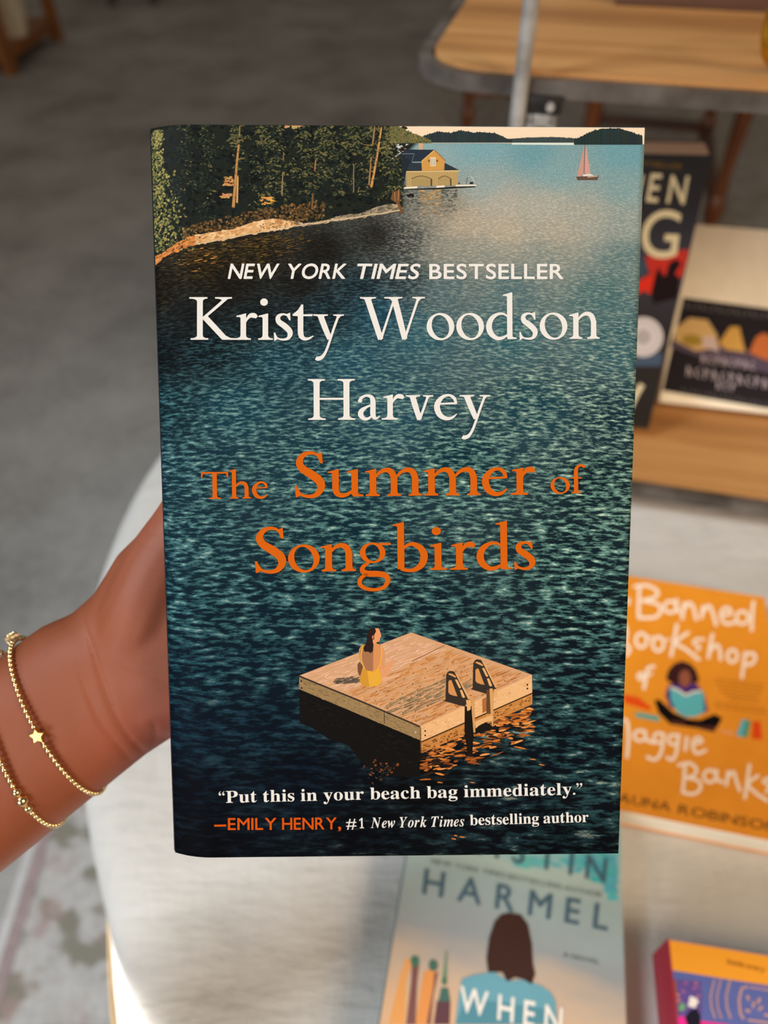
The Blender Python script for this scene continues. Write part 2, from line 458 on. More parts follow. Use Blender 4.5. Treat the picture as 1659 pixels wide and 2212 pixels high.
# ---- outline font (bold serif and bold italic serif, units of 1/1000 em)
BOLD={'P': '15,0 15,17 45,22 62,32 68,39 72,50 74,64 75,81 75,379 71,406 62,424 44,434 16,439 16,455 214,455 253,454 287,452 315,447 336,440 352,432 366,422 379,411 390,398 398,383 404,367 408,350 409,332 406,305 398,280 385,259 367,240 343,225 314,214 281,208 242,206 182,206 182,81 183,64 185,50 189,39 194,32 212,22 242,17 242,0;182,230 201,230 225,231 244,235 260,243 272,253 281,266 287,283 291,304 292,329 291,354 288,375 283,392 275,406 265,417 252,425 236,430 216,431 199,429 189,424 184,414 182,398', 'u': '131,-10 109,-8 91,-3 77,5 65,17 57,32 51,51 47,72 46,97 46,248 44,268 39,282 29,291 11,294 11,310 142,310 142,74 144,58 151,46 162,38 177,36 191,37 205,43 217,53 228,66 228,248 226,269 221,283 209,291 189,294 189,310 324,310 324,70 326,51 331,39 342,33 360,30 360,13 331,11 300,7 265,0 228,-10 228,40 219,29 209,19 198,11 186,3 173,-3 160,-7 145,-9', 't': '124,-9 105,-8 89,-4 76,2 66,10 58,22 53,36 49,52 48,71 48,279 20,279 20,300 39,318 57,336 73,353 88,369 101,384 112,398 121,412 129,424 144,424 144,310 208,310 208,279 144,279 144,82 146,64 149,51 157,43 168,40 179,42 189,49 198,60 206,75 222,66 205,33 182,9 155,-5', 'h': '18,0 18,16 35,19 45,26 51,37 52,56 52,399 51,417 46,429 36,437 19,440 19,455 148,455 148,267 168,289 190,305 215,315 243,318 281,312 309,292 325,258 330,212 330,56 332,38 337,26 347,19 363,16 363,0 202,0 202,16 207,16 228,26 235,56 235,217 234,241 229,258 219,268 203,271 188,269 173,262 160,251 148,235 148,56 149,38 154,26 164,19 180,16 180,0', 'i': '101,362 81,366 65,376 54,393 50,412 54,432 65,449 81,460 101,463 120,460 137,449 147,432 151,412 147,393 136,376 120,366;18,0 18,16 35,19 45,26 51,37 52,56 52,252 51,272 47,285 37,291 20,293 21,310 148,310 148,56 150,38 154,26 164,19 180,16 180,0', 's': '151,-10 137,-9 122,-6 105,-1 87,6 80,8 73,9 60,4 51,-9 36,-9 36,105 53,105 59,85 66,68 75,52 87,39 99,28 112,21 126,16 140,15 162,18 179,27 189,40 192,58 190,72 183,84 172,95 156,105 107,130 90,139 76,148 64,158 54,169 47,181 41,193 38,206 37,220 39,241 44,259 53,276 65,291 80,303 98,312 118,317 141,319 153,318 166,316 181,312 199,308 206,306 213,305 223,308 230,319 244,319 244,222 228,222 222,239 215,254 206,266 196,277 186,285 174,291 162,295 149,296 130,294 116,286 108,274 105,259 107,244 115,232 128,222 146,212 191,189 207,181 221,172 232,162 241,151 248,140 253,127 256,112 257,95 255,72 250,51 241,33 228,18 212,6 194,-3 174,-8', 'n': '18,0 18,16 35,19 45,26 51,37 52,56 52,253 51,271 46,284 36,291 19,294 19,310 148,310 148,267 168,290 190,306 215,315 243,318 281,312 309,292 325,258 330,212 330,56 332,38 337,26 347,19 363,16 363,0 202,0 202,16 207,16 228,26 235,56 235,217 234,241 229,258 219,268 203,271 188,269 173,262 160,251 148,235 148,56 149,38 154,26 164,19 180,16 180,0', 'y': '52,-140 29,-137 10,-125 -3,-107 -7,-84 -4,-67 5,-53 18,-43 36,-40 51,-42 64,-49 72,-61 75,-76 74,-81 74,-87 77,-96 86,-99 99,-92 114,-74 122,-60 129,-44 135,-26 140,-5 36,251 30,264 25,275 19,283 15,287 8,292 -3,293 -5,293 -5,310 162,310 162,293 146,292 136,289 130,284 128,275 130,267 133,257 185,119 230,241 234,251 236,260 237,267 238,274 236,284 229,289 219,292 203,293 203,310 300,310 300,293 287,290 277,281 268,265 259,242 162,-24 154,-46 145,-65 137,-82 129,-96 113,-117 95,-131 76,-138', 'o': '169,-10 147,-9 127,-5 108,2 90,11 74,23 60,37 48,53 38,70 29,89 24,110 20,131 19,154 20,177 24,199 29,219 38,239 48,256 60,272 74,286 90,297 108,306 127,313 147,317 168,318 189,317 209,313 228,307 245,298 261,286 275,273 287,257 298,240 306,221 312,200 316,178 317,154 316,130 312,108 306,88 298,69 287,51 275,36 261,22 245,11 228,2 210,-5 190,-9;169,11 193,18 209,39 214,56 217,81 218,97 219,114 219,133 220,154 219,194 217,227 213,253 208,271 192,292 169,299 144,292 128,271 123,253 120,227 118,194 117,154 117,134 118,114 118,97 120,82 123,56 128,39 144,18', 'r': '18,0 18,16 35,19 45,26 51,37 52,56 52,252 51,273 46,285 37,291 20,293 21,310 146,310 146,252 155,267 165,280 176,292 187,301 210,314 233,318 258,315 275,304 286,287 289,266 287,248 278,234 265,225 248,222 233,224 222,231 214,240 207,250 199,257 189,260 175,255 162,241 156,231 152,220 150,207 149,192 149,56 152,37 159,25 173,19 197,16 197,0', 'b': '43,-11 43,388 41,414 37,428 26,436 8,439 8,455 138,455 138,279 156,296 175,308 197,316 221,318 238,317 254,313 270,307 284,299 297,288 308,276 318,261 326,245 333,227 338,208 341,188 342,166 341,141 337,118 331,96 323,75 312,56 300,40 286,25 270,13 252,3 233,-4 213,-9 192,-10 170,-8 148,-1 126,11 105,28 53,-11;183,14 199,16 213,23 224,34 232,49 238,70 242,95 244,125 245,160 244,189 242,213 237,234 231,251 223,264 212,273 199,278 184,280 169,277 155,270 144,257 138,242 138,69 141,45 149,28 163,18', 'e': '154,-10 135,-9 117,-5 100,1 85,10 70,22 58,35 46,51 37,69 29,88 24,109 21,132 19,157 21,180 24,201 30,222 38,240 47,258 59,273 72,286 87,298 103,307 120,313 138,317 157,318 185,316 209,309 230,297 249,280 264,259 274,234 281,206 283,173 283,166 117,166 123,112 138,73 164,50 199,42 219,45 237,53 254,67 270,86 285,73 258,36 228,11 193,-5;116,192 201,192 201,215 201,235 199,252 197,266 193,277 181,292 161,297 141,291 127,274 119,244 116,203', 'a': '255,-10 232,-7 216,1 205,15 200,35 176,16 151,2 124,-6 95,-9 79,-7 64,-4 51,3 40,11 31,22 25,34 21,48 20,63 23,84 31,104 45,121 63,136 88,150 119,164 156,177 199,190 199,241 196,266 187,282 171,292 148,296 115,290 104,274 106,268 113,257 121,243 123,231 120,215 110,202 95,194 77,191 59,194 45,203 36,218 33,236 37,259 49,278 58,287 69,295 81,302 95,308 110,312 126,316 143,318 162,318 195,317 223,312 246,304 263,292 276,277 285,259 291,236 293,210 293,62 293,48 295,40 298,36 304,34 312,36 320,42 329,28 312,11 294,-1 275,-8;151,34 162,35 174,41 187,50 199,63 199,169 164,157 138,139 123,114 118,84 120,62 126,46 137,37', 'c': '156,-10 137,-9 119,-5 103,2 87,11 72,22 59,35 47,51 38,68 30,87 24,106 21,128 19,150 21,174 25,196 31,217 40,237 51,255 64,271 79,285 96,297 114,307 133,313 153,318 175,319 197,318 218,314 235,307 250,298 262,287 271,275 276,261 277,245 275,228 266,215 253,207 236,204 219,207 206,216 199,230 196,251 197,261 197,271 190,290 169,297 144,290 126,269 116,235 112,187 114,153 118,123 126,97 137,76 151,60 166,48 184,41 204,38 222,40 239,47 255,57 271,72 285,60 258,30 227,8 193,-6', 'g': '146,-140 115,-139 89,-136 66,-130 48,-122 33,-111 22,-100 16,-88 14,-75 18,-59 28,-46 45,-35 69,-26 49,-14 35,-1 26,14 24,30 28,54 42,74 53,83 67,92 83,101 102,110 67,128 42,150 27,179 22,212 23,228 27,242 32,255 40,268 49,279 60,289 73,298 88,305 103,311 120,315 138,317 157,318 177,317 196,315 215,310 233,304 317,304 317,268 268,268 278,253 286,237 290,221 291,203 291,189 288,176 283,163 276,151 268,140 258,131 246,123 234,116 220,110 205,106 189,104 172,103 157,103 142,104 126,102 112,94 104,84 101,71 111,55 141,49 175,49 200,48 223,47 242,44 259,40 273,35 285,29 295,22 303,13 308,3 312,-9 315,-22 316,-37 313,-60 305,-80 291,-98 272,-113 248,-125 219,-133 185,-139;157,124 178,130 190,146 194,158 197,173 199,190 199,211 199,232 197,249 194,264 190,276 178,292 157,297 137,292 124,276 120,264 117,249 115,232 114,211 115,190 117,173 120,158 124,146 137,130;161,-116 205,-113 238,-104 257,-88 263,-66 260,-51 249,-41 231,-36 205,-34 97,-34 79,-52 73,-73 79,-89 95,-103 107,-109 122,-113 140,-115', 'm': '18,0 18,16 35,19 45,26 51,37 52,56 52,253 51,271 46,284 36,291 19,294 19,310 146,310 146,265 166,288 188,305 212,315 237,318 268,315 292,304 310,286 320,261 341,286 364,304 390,315 418,318 455,312 482,292 498,258 504,212 504,56 505,38 510,26 520,19 536,16 536,0 377,0 377,16 393,19 403,26 408,38 410,56 410,217 408,241 404,258 394,268 377,271 363,269 349,263 337,252 324,237 324,56 326,38 331,26 340,19 356,16 356,0 199,0 199,16 215,19 225,26 230,38 232,56 232,217 230,241 226,258 216,268 199,271 184,269 170,262 158,251 146,235 146,56 148,38 152,27 162,19 177,16 177,0', 'd': '140,-10 123,-9 107,-5 92,1 78,10 65,22 53,35 43,50 35,66 28,85 23,104 20,125 19,147 21,172 24,196 29,217 36,237 45,256 55,272 68,286 81,297 96,306 112,313 128,317 146,318 168,316 189,309 207,297 223,280 223,401 220,419 212,430 198,437 176,439 176,455 319,455 319,75 320,54 325,41 335,32 353,28 353,11 325,9 294,6 260,-1 223,-10 223,39 207,18 188,2 166,-7;171,28 187,31 202,41 215,56 223,76 223,242 217,257 206,270 191,278 174,281 159,279 147,273 138,263 130,250 125,232 121,210 118,184 118,153 118,124 120,98 124,76 130,58 137,45 146,36 158,30', 'l': '18,0 18,16 35,19 45,26 51,37 52,56 52,398 51,417 47,429 38,436 20,439 20,455 148,455 148,56 150,38 154,26 164,19 180,16 180,0', '1': '65,0 65,36 120,36 135,38 146,45 152,58 154,79 154,416 141,401 130,388 118,376 108,365 87,351 67,346 52,349 40,359 31,375 28,396 50,402 74,412 87,418 101,426 116,436 132,447 179,482 254,482 254,79 256,61 261,47 271,38 288,36 343,36 343,0'}
BITAL={'N': '310,-11 140,351 68,82 63,61 62,47 65,34 74,24 89,18 109,15 109,0 -35,0 -35,15 -16,17 -1,20 11,28 21,41 30,59 38,85 109,355 112,368 115,380 116,389 116,396 113,412 104,424 88,431 64,435 64,451 197,451 339,138 402,369 405,379 407,389 408,396 408,402 405,416 397,426 382,432 361,435 361,451 505,451 505,435 486,433 471,429 459,422 449,410 441,391 433,365 330,-11', 'e': '87,-9 66,-8 47,-2 31,6 16,19 4,34 -4,53 -9,74 -11,98 -10,116 -7,135 -1,153 6,172 15,190 25,207 36,224 49,240 63,255 78,268 93,280 109,290 126,299 143,305 159,308 176,310 192,309 207,305 219,300 230,293 244,273 249,248 246,228 238,209 225,191 207,174 183,158 153,144 119,133 79,124 76,106 75,88 78,66 87,50 102,39 122,36 141,39 159,51 177,69 195,95 214,83 188,43 158,14 125,-4;84,146 99,151 114,156 128,163 140,171 152,180 163,190 172,201 179,212 190,236 193,260 192,272 187,280 180,286 171,287 160,285 149,278 137,267 126,252 114,232 103,207 93,179', 'w': '48,-10 48,25 48,62 47,96 46,127 45,154 44,178 42,198 40,214 38,228 33,249 25,263 16,272 5,274 -1,273 -2,291 97,310 106,298 113,265 120,209 124,132 229,310 246,310 267,87 277,98 286,109 295,120 303,130 317,150 327,167 335,183 341,196 345,206 346,214 342,227 330,240 318,255 314,271 317,287 325,300 337,308 353,311 370,308 383,298 391,283 394,264 384,222 356,168 310,102 245,25 216,-9 197,-10 179,179 68,-9', 'Y': '23,0 23,17 48,20 66,27 78,40 87,60 123,197 125,204 125,211 124,218 122,226 67,390 59,412 50,424 40,430 24,433 24,451 206,451 206,435 184,433 171,429 164,422 161,409 162,403 163,394 210,240 291,352 302,368 310,382 314,394 316,405 306,427 277,435 269,435 269,451 415,451 415,435 399,432 383,423 368,409 352,389 221,210 185,71 182,59 181,48 184,32 192,24 208,19 232,17 232,0', 'o': '96,-9 74,-8 54,-2 36,7 20,20 7,36 -3,54 -8,75 -10,98 -9,117 -6,135 -1,154 6,172 14,191 24,208 35,225 48,241 62,256 76,269 91,281 107,291 124,299 141,305 158,308 175,310 200,308 221,302 240,294 256,281 269,265 278,247 283,226 285,203 284,185 281,167 276,148 270,130 261,112 252,94 241,77 228,61 215,46 200,33 185,21 168,10 151,2 133,-5 115,-8;103,13 119,18 134,30 141,39 148,50 155,61 162,74 168,88 174,102 179,116 184,132 189,147 193,162 197,177 200,191 204,218 206,240 203,261 197,276 187,285 172,288 157,284 141,272 134,263 127,253 120,242 113,229 107,216 101,202 95,187 90,172 86,157 82,141 78,126 75,111 72,97 71,83 70,70 69,58 71,39 78,25 88,16', 'r': '-14,0 42,211 47,227 50,240 52,254 45,268 24,273 18,273 17,289 47,293 80,298 114,304 151,310 114,189 122,204 130,218 137,231 144,243 158,264 171,280 184,293 197,302 210,308 222,310 238,307 250,298 257,284 259,265 257,245 249,230 236,221 220,218 202,223 186,238 183,240 180,241 169,237 157,225 143,204 127,175 119,157 110,139 103,119 95,97 87,75 80,51 73,26 66,0', 'k': '204,-9 189,-8 175,-2 164,7 154,19 145,38 136,65 128,100 120,144 96,126 63,0 -19,0 82,374 86,388 88,399 90,411 88,422 83,428 73,431 58,433 48,433 48,451 62,452 77,453 93,455 110,457 128,460 146,463 166,466 187,470 106,165 121,176 135,187 147,196 158,206 177,221 191,234 207,253 213,267 211,276 206,281 196,284 181,286 181,304 318,304 318,286 309,285 300,282 292,280 284,276 272,268 253,254 239,243 224,231 208,217 189,201 192,181 195,162 198,144 201,128 204,113 207,100 209,89 212,79 225,51 240,42 249,44 259,52 268,65 277,83 292,76 272,39 250,12 228,-4', 'T': '44,0 44,17 68,20 86,27 98,40 107,60 205,427 194,427 175,426 156,421 138,413 120,402 103,388 88,371 75,352 64,330 47,330 72,451 437,451 418,322 399,322 391,368 374,400 347,420 311,426 306,426 208,63 205,54 205,46 208,33 216,25 230,20 253,17 253,0', 'i': '132,371 114,375 100,384 90,398 87,416 90,433 100,447 114,457 132,460 149,457 163,447 173,433 176,416 173,398 163,384 149,375;49,-8 29,-5 13,5 4,21 1,41 2,51 4,64 7,77 10,87 44,211 51,237 52,246 53,254 46,268 26,273 19,273 19,289 37,292 55,294 72,296 89,299 105,302 120,304 135,307 150,310 89,85 85,68 84,55 87,46 95,42 104,45 115,54 127,69 142,90 155,81 129,42 103,14 76,-3', 'm': '380,-8 360,-5 346,4 338,20 335,42 337,60 343,85 347,100 352,116 358,134 364,154 387,222 391,237 393,247 390,258 380,261 366,258 351,249 335,234 318,214 301,186 284,152 267,111 250,62 230,0 152,0 220,222 224,238 226,247 222,258 213,261 196,257 177,244 167,234 157,222 147,207 136,190 126,172 116,152 107,130 97,107 89,83 80,57 73,29 66,0 -14,0 42,211 47,227 50,240 52,254 45,268 24,273 18,273 17,289 47,293 80,298 114,304 151,310 116,193 135,221 153,245 170,265 187,281 203,294 220,303 238,308 256,310 278,306 294,297 303,282 306,260 304,242 299,217 315,239 330,258 346,274 361,287 376,297 391,304 406,308 422,310 444,306 460,297 470,282 473,260 471,244 468,224 461,199 452,171 420,76 417,66 416,58 418,47 426,44 436,47 446,56 451,62 457,70 471,91 486,81 472,60 459,42 446,27 433,14 421,4 407,-3 394,-7', 's': '91,-9 78,-9 63,-6 46,-1 28,5 22,7 15,7 3,4 -7,-7 -24,-4 -7,109 13,105 19,65 33,37 54,20 81,14 98,16 110,24 117,36 120,52 118,64 114,77 106,91 95,106 69,138 59,151 51,163 44,174 39,185 31,207 28,228 30,245 35,260 42,274 53,286 67,296 82,303 98,308 116,309 129,308 145,306 161,303 179,298 186,296 192,295 204,298 212,307 230,307 215,205 197,207 188,242 174,268 156,283 134,288 119,286 107,278 99,268 97,255 98,244 104,231 112,217 124,202 146,176 156,162 165,149 175,132 183,116 188,99 190,82 187,58 177,36 162,17 142,3 130,-3 118,-6 105,-9'}



def outlines(s):
    return [[tuple(int(k) for k in p.split(',')) for p in pl.split(' ')] for pl in s.split(';')]


def fill_outlines(loops):
    """triangulate closed outlines with holes through a temporary 2D curve"""
    cu = bpy.data.curves.new('tmp', 'CURVE')
    cu.dimensions = '2D'
    cu.fill_mode = 'BOTH'
    for lp in loops:
        s = cu.splines.new('POLY')
        s.points.add(len(lp) - 1)
        for q, p in zip(s.points, lp):
            q.co = (p[0], p[1], 0, 1)
        s.use_cyclic_u = True
    return curve_tris(cu)


def curve_tris(cu):
    o = bpy.data.objects.new('tmp', cu)
    COL.objects.link(o)
    me = o.to_mesh()
    me.calc_loop_triangles()
    pts = [(v.co.x, v.co.y) for v in me.vertices]
    tr = [tuple(t_.vertices) for t_ in me.loop_triangles]
    o.to_mesh_clear()
    bpy.data.objects.remove(o)
    bpy.data.curves.remove(cu)
    return pts, tr


GC = {}


def g_outline(table, ch, cap):
    k = (id(table), ch)
    if k not in GC:
        lp = [[(x * 100.0 / cap, y * 100.0 / cap) for x, y in l] for l in outlines(table[ch])]
        GC[k] = fill_outlines(lp)
    return GC[k]


def g_sans(ch, bold):
    k = ('sans', ch)
    if k not in GC:
        cu = bpy.data.curves.new('tmp', 'FONT')
        cu.body = ch
        cu.size = 1.0
        cu.resolution_u = 5
        pts, tr = curve_tris(cu)
        s = 100.0 / 0.693
        GC[k] = ([(x * s, y * s) for x, y in pts], tr)
    return GC[k]


# ---- hand-drawn old-style serif for the big title lettering: cap height 100, x-height 60
def spline(pts, n=7):
    out = []
    m = len(pts)
    for i in range(m - 1):
        p0, p1, p2, p3 = pts[max(0, i - 1)], pts[i], pts[i + 1], pts[min(m - 1, i + 2)]
        for k in range(n):
            t_ = k / n
            out.append(tuple(0.5 * (2 * b + (c - a) * t_ + (2 * a - 5 * b + 4 * c - d) * t_ * t_ + (3 * b - a - 3 * c + d) * t_ ** 3)
                             for a, b, c, d in zip(p0, p1, p2, p3)))
    out.append(tuple(pts[-1]))
    return out


class Glyph:
    def __init__(self, dw=0.0):
        self.p, self.t, self.dw, self.parts = [], [], dw, []

    def poly(self, pts):
        o = len(self.p)
        self.parts.append(o)
        self.p += pts
        self.t += [tuple(i + o for i in t_) for t_ in tessellate_polygon([[Vector((x, y, 0)) for x, y in pts]])]

    def stroke(self, pts, n=7):
        q = spline(pts, n)
        m = len(q)
        o = len(self.p)
        self.parts.append(o)
        for i in range(m):
            a, b = q[max(0, i - 1)], q[min(m - 1, i + 1)]
            dx, dy = b[0] - a[0], b[1] - a[1]
            d = math.hypot(dx, dy) or 1
            w = (q[i][2] + self.dw) / 2
            self.p.append((q[i][0] - dy / d * w, q[i][1] + dx / d * w))
            self.p.append((q[i][0] + dy / d * w, q[i][1] - dx / d * w))
        for i in range(m - 1):
            k = o + 2 * i
            self.t += [(k, k + 1, k + 3), (k, k + 3, k + 2)]

    def rect(self, x0, x1, y0, y1):
        self.poly([(x0, y0), (x1, y0), (x1, y1), (x0, y1)])

    def serif(self, x, y, w, l, r, up=1, t_=3.4, h=11):
        """bracketed slab at a stem end; up=1 foot, up=-1 head"""
        t_ += self.dw * 0.4
        L, R_ = x - w / 2, x + w / 2
        pts = [(x - l, y), (x + r, y), (x + r, y + up * t_)]
        for k in range(1, 6):
            a = k / 5
            pts.append((R_ + (x + r - R_) * (1 - a) ** 2.2 * 0.9, y + up * (t_ + (h - t_) * a ** 1.6)))
        for k in range(5, 0, -1):
            a = k / 5
            pts.append((L - (L - (x - l)) * (1 - a) ** 2.2 * 0.9, y + up * (t_ + (h - t_) * a ** 1.6)))
        pts.append((x - l, y + up * t_))
        self.poly(pts)

    def stem(self, x, y0, y1, w, foot=None, head=None, flag=False):
        w += self.dw
        self.rect(x - w / 2, x + w / 2, y0, y1 - (4 if flag else 0))
        if foot:
            self.serif(x, y0, w, foot[0], foot[1])
        if head:
            self.serif(x, y1, w, head[0], head[1], -1)
        if flag:
            L, R_ = x - w / 2, x + w / 2
            self.poly([(L - 9.5, y1 - 6.5), (L - 9, y1 - 3.6), (L + 1, y1 - 1), (R_ - 1, y1 + 2), (R_, y1 + 1.5), (R_, y1 - 14), (L, y1 - 14), (L, y1 - 8.5), (L - 3, y1 - 6.5)])

    def ring(self, cx, cy, rx, ry, ix, iy, tilt, a0=0.0, a1=360.0, n=40):
        ix, iy = ix - self.dw / 2, iy - self.dw / 3
        o = len(self.p)
        self.parts.append(o)
        ct, st = math.cos(math.radians(tilt)), math.sin(math.radians(tilt))
        for k in range(n + 1):
            a = math.radians(a0 + (a1 - a0) * k / n)
            self.p.append((cx + rx * math.cos(a), cy + ry * math.sin(a)))
            u, v_ = ix * math.cos(a), iy * math.sin(a)
            self.p.append((cx + u * ct - v_ * st, cy + u * st + v_ * ct))
        for k in range(n):
            i = o + 2 * k
            self.t += [(i, i + 1, i + 3), (i, i + 3, i + 2)]


def serif_glyph(ch, dw):
    k = ('old', ch, dw)
    if k in GC:
        return GC[k]
    g = Glyph(dw)
    if ch == 'K':
        g.stem(24, 0, 100, 13, (21, 19), (24, 17))
        g.stroke([(31, 50, 6), (58, 74, 6.5), (84, 98, 7)])
        g.serif(78, 100, 9, 20, 18, -1, 3.4, 9)
        g.poly([(29, 50), (39, 58.5), (82, 10), (92, 4.5), (107, 3.2), (107, 0), (74, 0)])
        W = 101
    elif ch == 'H':
        for x in (20, 87):
            g.stem(x, 0, 100, 13.5, (19, 20), (20, 19))
        g.rect(22, 86, 49 - dw / 3, 54 + dw / 3)
        W = 107
    elif ch == 'W':
        for x0, x1 in ((17, 47.5), (79, 103)):
            g.stroke([(x0, 98, 14), ((x0 + x1) / 2, 50, 14), (x1, 1, 12.5)], 2)
        g.stroke([(48, 1, 6), (64, 50, 5), (78, 92, 5)], 2)
        g.stroke([(103, 1, 6), (119, 50, 5.5), (135, 98, 6)], 2)
        g.poly([(40, 8), (48, -2), (54, 12)])
        g.poly([(96, 8), (103, -2), (109, 12)])
        g.serif(18, 100, 13, 18, 19, -1, 3.2, 9)
        g.serif(79, 100, 13, 23, 19, -1, 3.2, 9)
        g.serif(135, 100, 6, 14, 15, -1, 3.2, 9)
        W = 149
    elif ch == 'T':
        g.stem(46, 0, 96, 14, (21, 21))
        g.rect(4, 88, 94.5 - dw * 0.4, 100)
        g.poly([(0, 79), (4, 78), (8, 94), (14, 96), (4, 102), (1, 104)])
        g.poly([(92, 79), (88, 78), (84, 94), (78, 96), (88, 102), (91, 104)])
        W = 92
    elif ch == 'S':
        g.stroke([(55, 77, 3), (49, 93, 4.5), (35, 99.5, 6), (19, 95, 9), (10, 80, 13), (16, 64, 15), (34, 51, 17), (51, 36, 17), (55, 20, 14), (45, 4.5, 9.5), (28, 0.5, 6), (12, 6, 4.5), (3, 22, 3)])
        g.poly([(57, 101), (59, 75), (54, 76), (50, 90), (46, 96)])
        g.poly([(2, -2), (0, 25), (4.5, 25), (9, 10), (14, 3)])
        W = 64
    elif ch == 'r':
        g.stem(21, 0, 60, 12.5, (19, 17), None, True)
        g.stroke([(25, 40, 3), (31, 51, 6), (38, 57, 10), (46, 56.5, 11.5), (51, 52, 6)])
        W = 53
    elif ch == 'i':
        g.stem(18, 0, 60, 12.5, (16, 17), None, True)
        g.ring(15, 88.5, 8.6 + dw / 2, 8.6 + dw / 2, 0.01, 0.01, 0)
        W = 37
    elif ch == 's':
        g.stroke([(35, 49, 2.5), (30, 57.5, 4), (20, 60, 5), (10.5, 54, 9.5), (11.5, 43, 12), (24, 33, 13.5), (35, 22, 13), (37, 12.5, 11), (32, 3.5, 7), (21, 0.7, 4.8), (9, 4, 3.5), (3, 14, 2.5)])
        g.poly([(37, 64), (38, 45.5), (34.5, 46), (31, 56), (28, 60)])
        g.poly([(1.5, -3), (0.5, 17), (4, 16.5), (7, 7), (10, 2.5)])
        W = 43
    elif ch == 't':
        g.stroke([(18, 60, 12.5), (18, 36, 12.5), (18.2, 17, 12.5), (21, 7, 11), (28, 2.5, 8), (37, 3.5, 5.5), (47, 9.5, 2)])
        g.poly([(0, 56.5), (0, 59.5), (12, 70), (20, 83), (24, 83), (24.3, 60), (46, 60.5), (44, 55.5), (24, 55.5), (12, 55.5)])
        W = 47
    elif ch == 'y':
        g.stroke([(16, 58, 13), (26, 30, 13), (37, 2, 11)], 2)
        g.stroke([(57, 58, 5.5), (46, 26, 5.5), (36, -6, 5.5), (28, -28, 6), (20, -40, 8), (11, -44, 10), (6, -42, 8)])
        g.serif(17, 60, 12, 17, 16, -1, 3.2, 8)
        g.serif(57, 60, 5, 12, 12, -1, 3.2, 8)
        W = 69
    elif ch == 'v':
        g.stroke([(15, 58, 13), (22, 32, 13), (31, 0, 11)], 2)
        g.stroke([(50, 58, 5.5), (42, 32, 5.5), (31, 0, 6)], 2)
        g.poly([(24, 8), (31, -3), (36, 10)])
        g.serif(16, 60, 12, 16, 16, -1, 3.2, 8)
        g.serif(50, 60, 5, 11, 12, -1, 3.2, 8)
        W = 61
    elif ch == 'o':
        g.ring(32, 30, 32, 32, 19.5, 27.5, 14)
        W = 64
    elif ch == 'd':
        g.stem(55, 2, 108, 12.5, None, None, True)
        g.poly([(49, 12), (61, 12), (62, 5), (71, 3.6), (71, 0.6), (54, -0.5), (49, 1)])
        g.stroke([(50, 53, 4), (41, 59, 5), (28, 59, 6.5), (13, 48, 11), (7, 30, 13.5), (12, 13, 12.5), (25, 2.5, 9), (38, 3, 7), (50, 10, 4)])
        W = 72
    elif ch == 'b':
        g.stem(17, 3, 108, 12.5, None, None, True)
        g.stroke([(20, 49, 4), (32, 58, 6), (44, 59, 8.5), (58, 49, 12), (64, 31, 13.5), (58, 12, 12), (44, 1.5, 8), (30, 0, 6), (17, 4, 7)])
        W = 71
    elif ch == 'h':
        g.stem(16, 0, 108, 12.5, (15, 15), None, True)
        g.stem(58, 0, 42, 12.5, (15, 15))
        g.stroke([(21, 44, 3.5), (29, 54, 6), (41, 59, 9), (53, 54, 11.5), (58, 40, 12.5)])
        W = 74
    elif ch == 'n':
        g.stem(15, 0, 60, 12.5, (14, 15), None, True)
        g.stem(56, 0, 42, 12.5, (15, 14))
        g.stroke([(20, 44, 3.5), (28, 54, 6), (40, 59, 9), (51, 54, 11.5), (56, 40, 12.5)])
        W = 70
    elif ch == 'm':
        g.stem(16, 0, 60, 12.5, (15, 14), None, True)
        for x in (60, 104):
            g.stem(x, 0, 42, 12.5, (14, 14))
            g.stroke([(x - 38, 44, 3.5), (x - 29, 54, 6), (x - 16, 59, 9), (x - 5, 54, 11.5), (x, 40, 12.5)])
        W = 119
    elif ch == 'u':
        g.stem(18, 16, 60, 12.5, None, None, True)
        g.stem(58, 4, 60, 12.5, None, None, True)
        g.stroke([(18, 22, 12.5), (20, 9, 11.5), (29, 2.5, 9), (41, 4, 7), (54, 13, 4)])
        g.poly([(52, 12), (64, 12), (66, 5.5), (76, 3.4), (76, 0.4), (57, -1), (53, 1)])
        W = 77
    elif ch == 'a':
        g.stroke([(6, 46, 5), (10, 53, 7), (20, 59, 6), (31, 57, 8.5), (36, 48, 11.5), (36.5, 30, 12), (36.5, 13, 12), (41, 4, 8), (47, 5, 4), (52, 9.5, 2)])
        g.stroke([(35, 37, 4), (22, 31, 6), (11, 22, 11), (9, 12, 12), (16, 3, 9), (26, 3, 6.5), (36, 12, 3)])
        g.ring(7.5, 46.5, 4.6, 4.6, 0.01, 0.01, 0)
        W = 51
    elif ch == 'e':
        g.stroke([(49, 39, 5), (45, 52, 7.5), (34, 59.5, 6), (20, 56, 8), (9, 43, 12), (6.5, 28, 13.5), (13, 11, 12.5), (27, 2.5, 9), (40, 4.5, 6), (51, 14, 2)])
        g.poly([(8, 36), (8, 40.5), (51.5, 42.5), (52, 39.5), (50, 37.5)])
        W = 54
    elif ch == 'f':
        g.stem(17, 0, 84, 12.5, (16, 17))
        g.stroke([(17, 78, 12.5), (19, 94, 10), (28, 104, 7), (38, 104, 8), (47, 98, 9)])
        g.rect(0, 36, 55.5, 60)
        W = 47
    elif ch == 'g':
        g.ring(31, 41, 26, 23.5, 15, 19.5, 10)
        g.poly([(46, 58), (68, 58.5), (68, 63), (44, 63.5)])
        g.stroke([(24, 20, 4), (12, 10, 7), (10, 1, 9), (20, -6, 12), (40, -7, 12), (56, -11, 11), (61, -23, 9), (52, -38, 7), (32, -43, 6), (12, -38, 7), (4, -27, 7.5), (8, -15, 7), (20, -7, 5)])
        W = 68
    else:
        W = 30
